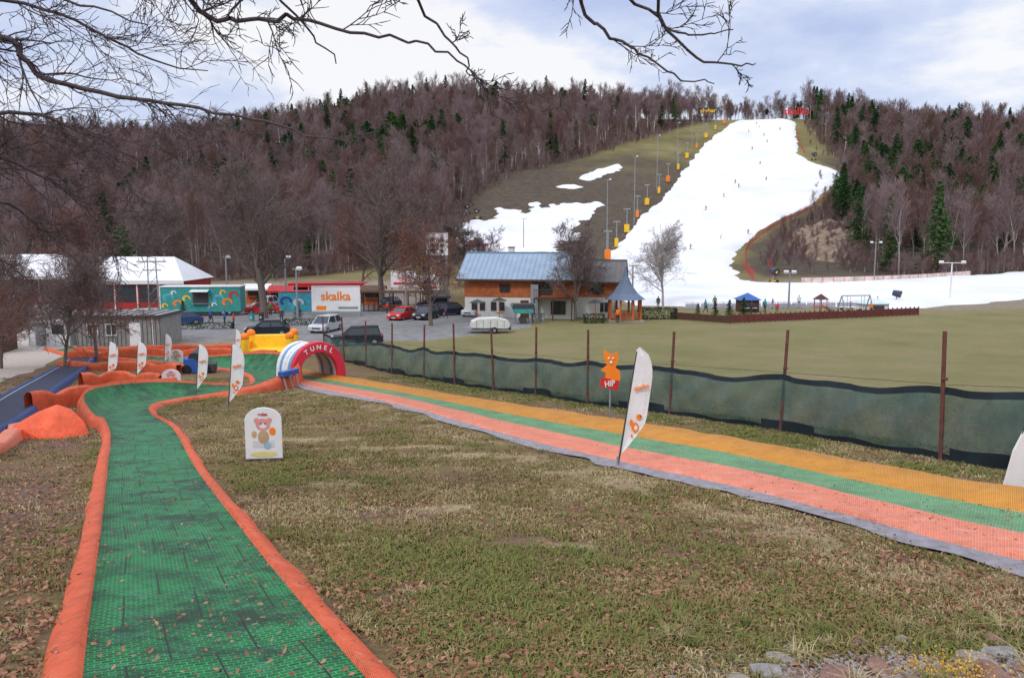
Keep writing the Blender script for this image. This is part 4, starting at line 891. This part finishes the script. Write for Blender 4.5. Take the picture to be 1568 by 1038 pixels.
def instancer(name,pts,rot,scl,idx,coll):
    me=bpy.data.meshes.new(name); me.from_pydata([tuple(p) for p in pts],[],[])
    a=me.attributes.new('rot','FLOAT_VECTOR','POINT');a.data.foreach_set('vector',np.asarray(rot,np.float32).ravel())
    a=me.attributes.new('scl','FLOAT','POINT');a.data.foreach_set('value',np.asarray(scl,np.float32))
    a=me.attributes.new('idx','INT','POINT');a.data.foreach_set('value',np.asarray(idx,np.int32))
    o=obj(name,me); g=bpy.data.node_groups.new(name,'GeometryNodeTree')
    g.interface.new_socket('Geometry',in_out='INPUT',socket_type='NodeSocketGeometry');g.interface.new_socket('Geometry',in_out='OUTPUT',socket_type='NodeSocketGeometry')
    n=g.nodes;l=g.links;gi=n.new('NodeGroupInput');go=n.new('NodeGroupOutput');ip=n.new('GeometryNodeInstanceOnPoints');ci=n.new('GeometryNodeCollectionInfo')
    ci.inputs['Collection'].default_value=coll;ci.inputs['Separate Children'].default_value=True;ci.inputs['Reset Children'].default_value=True
    def na(nm,t):
        x=n.new('GeometryNodeInputNamedAttribute');x.data_type=t;x.inputs['Name'].default_value=nm
        return [s for s in x.outputs if s.name=='Attribute' and s.enabled][0]
    l.new(gi.outputs[0],ip.inputs['Points']);l.new(ci.outputs[0],ip.inputs['Instance']);ip.inputs['Pick Instance'].default_value=True
    l.new(na('idx','INT'),ip.inputs['Instance Index']);l.new(na('rot','FLOAT_VECTOR'),ip.inputs['Rotation']);l.new(na('scl','FLOAT'),ip.inputs['Scale'])
    l.new(ip.outputs[0],go.inputs[0]); md=o.modifiers.new('instances','NODES');md.node_group=g
    return o
SP=6.5
gx,gy=np.meshgrid(np.arange(-480,520,SP),np.arange(168,615,SP)); gx=gx.ravel()+rng.uniform(-3,3,gx.size);gy=gy.ravel()+rng.uniform(-3,3,gy.size)
ok=((gx<fx_left(gy)-2)&(gy>lowy_l(gx)))|((gx>fx_right(gy)+1)&(gy>lowy_r(gx)))|(gy>548)
ok&=(np.abs(gx)<gy*.73+30)&~((gy>575)&(rng.random(gx.size)<.5))
gx,gy=gx[ok],gy[ok]
cp=.06+.5*np.zeros(gx.size)
for (cx,cy,cr_,a) in [(-59,388,30,.95),(-40,400,18,.9),(-75,372,18,.8),(-118,520,36,.85),(-185,530,36,.8),(-140,430,34,.65),(-90,350,26,.65),(-10,530,40,.4),(40,545,40,.4),(-190,480,28,.6),(135,300,28,.85),(170,360,40,.75),(155,250,28,.8),(165,430,24,.75),(200,470,34,.6),(178,300,30,.85),(120,262,12,.7),(-120,300,24,.5),(210,540,28,.85),(195,540,12,.9),(-60,560,50,.4),(250,400,44,.5),(300,520,60,.35),(150,210,18,.5),(-260,540,50,.3),(200,250,24,.5),(230,330,30,.45),(-230,420,30,.35)]:
    cp=np.maximum(cp,a*np.exp(-((gx-cx)/cr_)**2-((gy-cy)/cr_)**2))
isc=rng.random(gx.size)<cp
def rots(n): return np.column_stack([rng.normal(0,.04,n),rng.normal(0,.04,n),rng.uniform(0,6.28,n)])
b_=~isc; n_=b_.sum(); sc=rng.uniform(.65,1.25,n_)*np.where(gy[b_]>545,.8,1)
instancer('bare_forest',np.column_stack([gx[b_],gy[b_],H(gx[b_],gy[b_])]),rots(n_),sc,rng.integers(0,7,n_),LIB)
n_=isc.sum(); instancer('conifer_stand',np.column_stack([gx[isc],gy[isc],H(gx[isc],gy[isc])]),rots(n_),rng.uniform(.7,1.3,n_)*np.where(gy[isc]>545,.75,1),rng.integers(0,5,n_),LIB2)
us_=[];
for k in range(1500):
    if k%2: y=rng.uniform(174,530); x=float(fx_left(y))+rng.normal(-2,3)
    else:
        y=rng.uniform(187,500); x=float(fx_right(y))+rng.normal(0,4)
        if k%4==0: y=rng.uniform(190,370); x=rng.uniform(float(pr_x(y))+7,float(fx_right(y))+4)
    if k%5==0: x=rng.uniform(-180,-44); y=float(lowy_l(x))+rng.normal(0,3)
    if k%5==1: x=rng.uniform(90,260); y=float(lowy_r(x))+rng.normal(0,3)
    us_.append((x,y,h(x,y)-1.2))
n_=len(us_); instancer('undergrowth_shrubs',us_,rots(n_),rng.uniform(.2,.42,n_),rng.integers(0,7,n_),LIB)
tb=mm('tree_bark',(.15,.12,.10),.9,.35,scale=5,bump=.8); tt=mm('tree_twigs',(.16,.12,.11),.9,.25,scale=2); tt2=mm('red_brown_twigs',(.19,.10,.08),.9,.3,scale=2); tt3=mm('pale_twigs',(.38,.34,.32),.9,.2,scale=2)
prmB=dict(n=[7,6,5,4,3],end=[.3,.3,.3,.35,.4],wig=.15,up=[0,.03,.02,.0,0],start=.2,kids=[2.6,1.5,1.5,1.3],ang=(.55,1.15),lr=[(.55,.75),(.45,.68),(.45,.7),(.5,.8)],lift=.12)
def tree(name,x,y,ht,r,seed,tw,maxl=4,rmin=.018,prm=prmB,tilt=0,bk=None):
    me,S=treemesh(name,ht*.78,r,maxl,seed,[bk or tb,tw],prm,rmin,tilt); o=obj(name,me,(x,y,h(x,y)),(0,0,seed)); return S
tree('bare_broadleaf_tree',-29.7,93.6,19,.5,1,tt,rmin=.024); tree('bare_broadleaf_tree',-18.4,110,20,.45,2,tt,rmin=.026); S3=tree('bare_broadleaf_tree',-8.8,85,11,.25,3,tt2)
tree('bare_broadleaf_tree',7.4,91,10.5,.2,4,tt,rmin=.015); tree('bare_birch_tree',21.3,110,10.8,.2,5,tt3,bk=tt3)
tree('bare_broadleaf_tree',-28.4,49,7.5,.12,6,tt,rmin=.01); tree('bare_broadleaf_tree',-30,56,8,.14,7,tt2,rmin=.012);tree('bare_broadleaf_tree',-33,50,8,.13,8,tt,rmin=.012)
tree('bare_broadleaf_tree',-3,116,10,.2,10,tt);tree('bare_broadleaf_tree',-40,125,15,.28,11,tt,rmin=.026);tree('bare_broadleaf_tree',-25,130,14,.25,12,tt2,rmin=.026);tree('bare_broadleaf_tree',-11,130,13,.22,13,tt,rmin=.026)
tree('bare_broadleaf_tree',-60,135,16,.3,14,tt,rmin=.026);tree('bare_broadleaf_tree',-80,145,15,.3,15,tt2,rmin=.026)
b=MB(); R=np.random.default_rng(3); V=[];F=[]
sel=S3[S3[:,6]<.02]
for s in sel[R.integers(0,len(sel),900)]:
    c=s[3:6];u=R.normal(0,1,3);u/=np.linalg.norm(u);v=np.cross(u,R.normal(0,1,3));v/=np.linalg.norm(v);k=len(V);V+=[c-u*.09,c+v*.06,c+u*.09,c-v*.06];F.append((k,k+1,k+2,k+3))
obj('lingering_leaves',np_mesh('lingering_leaves',V,F,[mm('russet_leaves',(.34,.1,.03),.8,.3)]),(-8.8,85,h(-8.8,85)),(0,0,3))
for x,y,s in((24.2,93,.12),(25.6,92,.14),(27,91,.16),(-40,95,.12),(-25.2,92,.13),(22.6,95,.1),(-34,105,.15)):
    o=obj('evergreen_shrub',LIB2.objects[0].data,(x,y,h(x,y)),(0,0,x)); o.scale=(s*1.6,s*1.6,s)
def hedge(x,y,w,d,hh,rz,seed):
    R=np.random.default_rng(seed);V=[];F=[]
    for i in range(int(w*d*hh*260)):
        c=R.uniform(-.5,.5,3)*[w,d,hh]; k=R.integers(0,3); 
        if R.random()<.75: c[k]=math.copysign([w,d,hh][k]/2,c[k])+R.normal(0,.05)
        c[2]+=hh/2; u=R.normal(0,1,3);u/=np.linalg.norm(u);v=np.cross(u,R.normal(0,1,3));v/=np.linalg.norm(v);k=len(V);V+=[c-u*.1,c+v*.06,c+u*.1,c-v*.06];F.append((k,k+1,k+2,k+3))
    obj('clipped_hedge',np_mesh('clipped_hedge',V,F,[mm('hedge_leaves',(.025,.05,.02),.7,.4)]),(x,y,h(x,y)),(0,0,rz))
hedge(17.3,93,4.4,1.2,1.3,0,1); hedge(9.3,88.5,2.2,1,1,0,2); hedge(-22,86,6,.8,.7,.1,3); hedge(-33,82,7,.8,.7,.1,4)
def polybranch(segs,pts,r0,r1,R,maxl,dens=2.2,L0=.7,prm=None,jit=.015):
    q=cr(pts,5); n=len(q)
    q[1:-1]+=R.normal(0,jit,(n-2,3))
    for i in range(n-1):
        ra=r0+(r1-r0)*(i/n)**.8; rb=r0+(r1-r0)*((i+1)/n)**.8; segs.append((*q[i],*q[i+1],ra,rb))
        d=(q[i+1]-q[i]); ln=np.linalg.norm(d); d/=ln
        kk=R.poisson(dens*ln*1.4)
        for c in range(kk):
            a=R.uniform(.4,1.0);az=R.uniform(0,6.28);u=np.cross(d,[.1,.2,.9]);u/=np.linalg.norm(u);w=np.cross(d,u);nd=d*math.cos(a)+(u*math.cos(az)+w*math.sin(az))*math.sin(a); nd[2]-=.05
            grow(segs,q[i]+d*ln*R.random(),nd/np.linalg.norm(nd),L0*R.uniform(.4,1.4),max(rb*.45,.005),1,3,R,prm)
prmT=dict(n=[6,7,5,4],end=[.3,.35,.4,.5],wig=.15,up=[0,.03,.01,.0],start=0,kids=[1,.95,.8],ang=(.4,1.0),lr=[(.5,.7),(.4,.75),(.4,.7)],lift=0)
fgm=mm('foreground_twigs',(.085,.065,.07),.85,.35,scale=12,bump=.5)
def fgtree(name,branches,seed,rm=.0022):
    R=np.random.default_rng(seed);segs=[]
    for pts,r0,r1,dens,L0 in branches: polybranch(segs,np.array(pts,float),r0,r1,R,3,dens,L0,prmT)
    V,F=tubes(np.array(segs),5,rm); obj(name,np_mesh(name,V,F,[fgm],smooth=True))
g=h(-9.5,8.5)
fgtree('overhanging_tree',[([(-9.5,8.5,g-.3),(-9.3,8.6,g+2),(-9.2,8.7,g+4),(-9,8.8,12)],.2,.13,0,.5),
 ([(-9.1,8.7,9.6),(-7.4,8.9,11.0),(-5.7,9,11.45),(-5.27,9,11.05),(-4.4,9,10.8),(-3.5,9,10.68),(-2.6,9,10.47),(-1.9,9,10.32)],.055,.006,3.0,.8),
 ([(-9.1,8.7,9.2),(-7.5,9,10.3),(-6,9,10.6),(-5.2,9.1,10.55),(-4.6,9.2,10.3),(-4.1,9.3,10.0)],.045,.005,4.2,.8),
 ([(-9.2,8.7,9.0),(-7.5,9.3,9.9),(-6.4,9.5,10.2),(-5.7,9.6,10.0),(-5.2,9.7,9.6),(-4.9,9.7,9.2)],.04,.005,4.5,.7),
 ([(-9.2,8.7,8.6),(-7.5,9.5,9.6),(-6.4,9.8,9.7),(-5.9,10,9.3),(-5.6,10.2,8.9)],.035,.004,4.5,.7),
 ([(-9.2,8.7,8.4),(-7.8,9.5,9.0),(-6.8,10,9.1),(-6.3,10.4,8.6)],.03,.004,4.0,.6),
 ([(-9,8.8,11),(-7,8.5,12),(-5.5,8,11.9),(-4.3,7.8,11.5),(-3.4,7.6,11.2)],.04,.005,3.4,.8),
 ([(-9,8.8,10.5),(-7.5,9,11.5),(-6,9.2,11.9),(-5,9.4,11.7),(-4.2,9.5,11.3),(-3.6,9.6,11.2)],.04,.005,3.6,.7),
 ([(-9,8.8,12),(-7,9.5,13),(-5,9.5,12.6),(-4,9.6,12.1)],.04,.006,3,.9)],4,.0032)
g=h(1.5,-3)
fgtree('overhanging_tree',[([(1.5,-3,g-.3),(1.5,-2.9,g+2),(1.3,-2.4,11.3),(1,-1.2,12.6)],.2,.1,0,.5),
 ([(1.2,-2,11.8),(-1,1,12.6),(-2.3,4.5,11.8),(-2.35,6,10.97),(-2.1,6,10.82),(-1.67,6,10.82),(-1.19,6,10.72),(-.7,6,10.66),(-.36,6,10.49),(-.21,6.1,10.38)],.032,.004,2.2,.45),
 ([(1,-1.2,12.6),(.3,2,12.7),(-.9,5,11.4),(-.7,6,10.95),(-.4,6.1,10.65),(-.33,6.1,10.45)],.025,.004,1.5,.4),
 ([(1,-1.2,12.6),(-.5,2,12.7),(-2,5,11.8),(-1.8,5.6,11.1),(-1.5,5.9,10.75),(-1.3,6,10.5)],.025,.004,1.8,.45),
 ([(1,-1.2,12.6),(.9,3,12.6),(.55,6,11.6),(.6,7,11.2),(.85,7,10.95),(1.1,7,10.8),(1.45,7,10.6),(1.75,7,10.55)],.03,.004,2.6,.42),
 ([(1,-1.2,12.6),(1.5,3,12.6),(.9,6.5,11.5),(1.25,7,11.1),(1.55,7,10.95),(1.9,7,11.0)],.028,.004,2.6,.4),
 ([(1,-1.2,12.6),(1.8,3,12.5),(1.2,6.5,11.4),(1.5,7,10.85),(1.9,7,10.7),(2.1,7,10.72)],.028,.004,2.0,.38)],9,.0026)
tree('bare_broadleaf_tree',-17.5,20.5,9.5,.2,21,tt,rmin=.0055); tree('bare_broadleaf_tree',-23,31,9,.18,22,tt2,rmin=.007); tree('bare_broadleaf_tree',-30,41,9,.18,23,tt,rmin=.009)
# ------------------------------------------------------------------ grass, leaves, stones
GL=bpy.data.collections.new('grass_library')
def tuft(name,seed,nb,hh,rad,m):
    R=np.random.default_rng(seed);V=[];F=[]
    for i in range(nb):
        a=R.uniform(0,6.28);rr=rad*math.sqrt(R.random());x,y=rr*math.cos(a),rr*math.sin(a);a2=R.uniform(0,6.28);dx,dy=math.cos(a2),math.sin(a2);H_=hh*R.uniform(.5,1.2);w=.004+.003*R.random();ln=R.uniform(.4,1.8)*H_
        k=len(V);V+=[(x-dy*w,y+dx*w,-.01),(x+dy*w,y-dx*w,-.01),(x+dx*ln*.35+dy*w*.8,y+dy*ln*.35-dx*w*.8,H_*.55),(x+dx*ln*.35-dy*w*.8,y+dy*ln*.35+dx*w*.8,H_*.55),(x+dx*ln+dy*.001,y+dy*ln-dx*.001,H_*.65),(x+dx*ln-dy*.001,y+dy*ln+dx*.001,H_*.65)]
        F+=[(k,k+1,k+2,k+3),(k+3,k+2,k+4,k+5)]
    obj(name,np_mesh(name,V,F,[m]),col=GL)
gA=rndmat('grass_olive',(.145,.12,.042),(.27,.215,.09));gB=rndmat('grass_straw',(.28,.22,.11),(.46,.37,.21));gC=rndmat('grass_green',(.10,.125,.032),(.18,.19,.055))
for i in range(3): tuft('t0_olive_%d'%i,10+i,22,.04,.14,gA)
for i in range(2): tuft('t1_straw_%d'%i,20+i,20,.035,.14,gB)
for i in range(2): tuft('t2_green_%d'%i,30+i,22,.05,.13,gC)
tuft('t3_tall',40,60,.22,.13,gC); tuft('t4_tallstraw',41,50,.25,.12,gB)
def clear(x,y):
    ey=Eq[:,1];o_=np.argsort(ey); e=np.interp(y,ey[o_],Eq[o_,0]); ay=A[:,1];o2=np.argsort(ay);a=np.interp(y,ay[o2],A[o2,0])
    lane=(x>e-.1)&(x<a+.25)
    cx=np.full(x.shape,1e9)
    for q in c2[::3]: cx=np.minimum(cx,np.hypot(x-q[0],y-q[1]))
    return ~lane&(cx>1.25)
def scatter(n,y0,y1,pw):
    y=y0+(y1-y0)*rng.random(n)**pw; x=rng.uniform(-.72,.72,n)*(y+1.5); return x,y
x,y=scatter(72000,3.2,45,1.5); k=clear(x,y)&(x<np.interp(y,fence_y,fence_x)+2)&(x>np.interp(y,[3,12,25,45],[-8,-12,-19,-30]))
k&=(vn(x,y,.35,61)*.5+vn(x,y,1.7,62)*.5+vn(x,y,5,66)*.3+rng.normal(0,.13,len(x)))>.58
k&=(straw(x,y)<.4)|(rng.random(len(x))<.35); k&=np.hypot((x-3.4)/1.6,(y-5.1)/.6)>1
k&=(x>chl(y))|(rng.random(len(x))<.25)
x,y=x[k],y[k]; zn=vn(x,y,1.3,63)*.6+vn(x,y,4,64)*.4+rng.normal(0,.16,len(x)); fr=np.abs(x-np.interp(y,fence_y,fence_x))<2.2
ii=np.where((zn>.6)|(straw(x,y)>.3),rng.integers(3,5,len(x)),np.where((zn<.22)|(fr&(zn<.6)),rng.integers(5,7,len(x)),rng.integers(0,3,len(x))))
n_=len(x); instancer('lawn_grass',np.column_stack([x,y,H(x,y)]),rots(n_),rng.uniform(.6,1.3,n_)*(1+y*.02),ii,GL)
x,y=scatter(420,3.5,14,1.2); k=clear(x,y)&((x>1.0)&(y<6.8)|(rng.random(len(x))<.06)); x,y=x[k],y[k];n_=len(x); instancer('tall_grass_tufts',np.column_stack([x,y,H(x,y)]),rots(n_),rng.uniform(.35,.8,n_),rng.integers(7,9,n_),GL)
LL=bpy.data.collections.new('leaf_library')
lm=rndmat('dead_leaves',(.17,.065,.04),(.4,.22,.14))
for i in range(4):
    R=np.random.default_rng(50+i); s=.032; pts=[(0,-s*1.2,.004),(s*.6,-s*.3,.012+.01*R.random()),(s*.5,s*.6,.01),(0,s*1.3,.015*R.random()+.004),(-s*.55,s*.5,.02*R.random()),(-s*.6,-s*.4,.012)]
    me=bpy.data.meshes.new('leaf');me.from_pydata(pts,[],[(0,1,2,3),(0,3,4,5)]);me.materials.append(lm);obj('leaf_%d'%i,me,col=LL)
x,y=scatter(60000,3,34,1.7);ls=(x<chl(y));k=(vn(x,y,1.9,71)+rng.normal(0,.2,len(x))+.12*(x>0)>.5)|ls; ck=clear(x,y); k&=(ck|(rng.random(len(x))<.2)); x,y,ck=x[k],y[k],ck[k];n_=len(x)
instancer('fallen_leaves',np.column_stack([x,y,H(x,y)+np.where(ck,.02,.085)]),np.column_stack([rng.normal(0,.35,n_),rng.normal(0,.35,n_),rng.uniform(0,6.28,n_)]),rng.uniform(.4,1.2,n_)*np.where(ck,1,.7),rng.integers(0,4,n_),LL)
def rock(x,y,s,seed,m=stone,name='rock'):
    R=np.random.default_rng(seed);b=MB();b.ball((0,0,0),1,m,7)
    k=R.normal(0,1,(6,3)); pl=R.normal(0,1,(6,3)); pl/=np.linalg.norm(pl,axis=1)[:,None]
    out=[]
    for v in b.v:
        v=np.array(v)*(1+.1*sum(math.sin(np.dot(q,v)*2.2+i) for i,q in enumerate(k))/1.6)
        for q in pl:
            dd=np.dot(v,q)-.66
            if dd>0: v=v-q*dd*.95
        out.append(tuple(v*np.array(s)))
    b.v=out
    b.make(name,x,y,R.uniform(0,6),z=h(x,y)+s[2]*.15,smooth=False)
redst=mm('red_stone',(.26,.15,.12),.85,.35,scale=9,bump=.8); pst=mm('pale_stone',(.3,.28,.27),.85,.35,scale=9,bump=.8)
for i,(x,y,a,m_) in enumerate([(1.85,5.35,.12,pst),(2.05,5.6,.1,stone),(2.35,5.25,.14,redst),(2.2,5.85,.06,pst),(2.8,5.95,.08,redst),(3.2,6.05,.07,stone),(3.55,5.6,.12,stone),(3.75,5.75,.1,pst),(2.7,5.4,.09,redst),(3.95,6.0,.08,redst),(2.55,6.0,.05,stone),(1.6,5.15,.09,stone),(3.4,5.2,.15,redst),(4.2,5.7,.13,stone),(3.0,5.85,.05,pst),(2.45,5.7,.05,redst)]):
    rock(x,y,(a*1.5,a,a*.55),300+i,m_)
PL=bpy.data.collections.new('pebble_library')
for i in range(3):
    b=MB();b.ball((0,0,0),.016,[stone,pst,redst][i],4,.6);b.make('pebble_%d'%i,0,0,z=0,col=PL)
n_=9000;x=3.3+rng.normal(0,1.0,n_);y=5.15+rng.normal(0,.35,n_); k=y<5.75+.1*np.sin(x*5);x,y=x[k],y[k];n_=len(x); instancer('gravel_bed',np.column_stack([x,y,H(x,y)+.01]),rots(n_)*8,rng.uniform(.3,1.3,n_),rng.integers(0,3,n_),PL)
R=np.random.default_rng(8);V=[];F=[]
for i in range(900):
    zz=R.uniform(0,.14); c=np.array([R.normal(0,.2),R.normal(0,.1),zz]);u=R.normal(0,1,3);u[2]+=1;u/=np.linalg.norm(u);v=np.cross(u,R.normal(0,1,3));v/=np.linalg.norm(v);k=len(V);V+=[c-u*.012,c+v*.006,c+u*.012,c-v*.006];F.append((k,k+1,k+2,k+3))
obj('yellow_flowering_plant',np_mesh('y',V,F,[mm('yellow_petals',(.6,.38,.05),.7,.5,scale=30)]),(3.15,5.25,h(3.15,5.25)))
# ------------------------------------------------------------------ light, sky, camera
el,az=math.radians(42),math.radians(215)
w=bpy.data.worlds.new('World');scene.world=w;w.use_nodes=True;N=w.node_tree.nodes;L=w.node_tree.links
out=N['World Output'];bg=N['Background'];bg.inputs[1].default_value=.12
sk=N.new('ShaderNodeTexSky');sk.sky_type='NISHITA';sk.sun_disc=False;sk.sun_elevation=el;sk.sun_rotation=az;L.new(sk.outputs[0],bg.inputs[0])
tc=N.new('ShaderNodeTexCoord');mp=N.new('ShaderNodeMapping');mp.inputs['Scale'].default_value=(1,1,2.6);mp.inputs['Location'].default_value=(.7,.3,.2);L.new(tc.outputs['Generated'],mp.inputs['Vector'])
f=noise(2.6,8,.58,mp.outputs['Vector'])
cloud=ramp(f,[(.36,(.52,.61,.88)),(.47,(.70,.77,.97)),(.55,(1.0,1.0,1.02))])
bg2=N.new('ShaderNodeBackground');L.new(cloud,bg2.inputs[0])
sx=N.new('ShaderNodeSeparateXYZ');L.new(tc.outputs['Generated'],sx.inputs[0])
mr=N.new('ShaderNodeMapRange');mr.inputs['From Min'].default_value=.4;mr.inputs['From Max'].default_value=.95;mr.inputs['To Min'].default_value=1.0;mr.inputs['To Max'].default_value=2.1;L.new(sx.outputs['Z'],mr.inputs['Value']);L.new(mr.outputs[0],bg2.inputs[1])
mx=N.new('ShaderNodeMixShader');mx.inputs[0].default_value=.9;L.new(bg.outputs[0],mx.inputs[1]);L.new(bg2.outputs[0],mx.inputs[2]);L.new(mx.outputs[0],out.inputs[0])
sd=bpy.data.lights.new('sun','SUN');sd.energy=1.4;sd.angle=math.radians(11);sd.color=(1,.95,.88);so=bpy.data.objects.new('sun',sd);link(so)
dv=Vector((math.sin(az)*math.cos(el),math.cos(az)*math.cos(el),math.sin(el))); so.rotation_euler=dv.to_track_quat('Z','Y').to_euler(); so.location=(0,0,60)
cam=bpy.data.cameras.new('camera');cam.lens=27.55;cam.sensor_width=36;cam.clip_end=6000;cam.clip_start=.1
co=bpy.data.objects.new('camera',cam);link(co);co.location=(0,0,9.2);co.rotation_euler=(math.radians(90-7.1),0,0);scene.camera=co
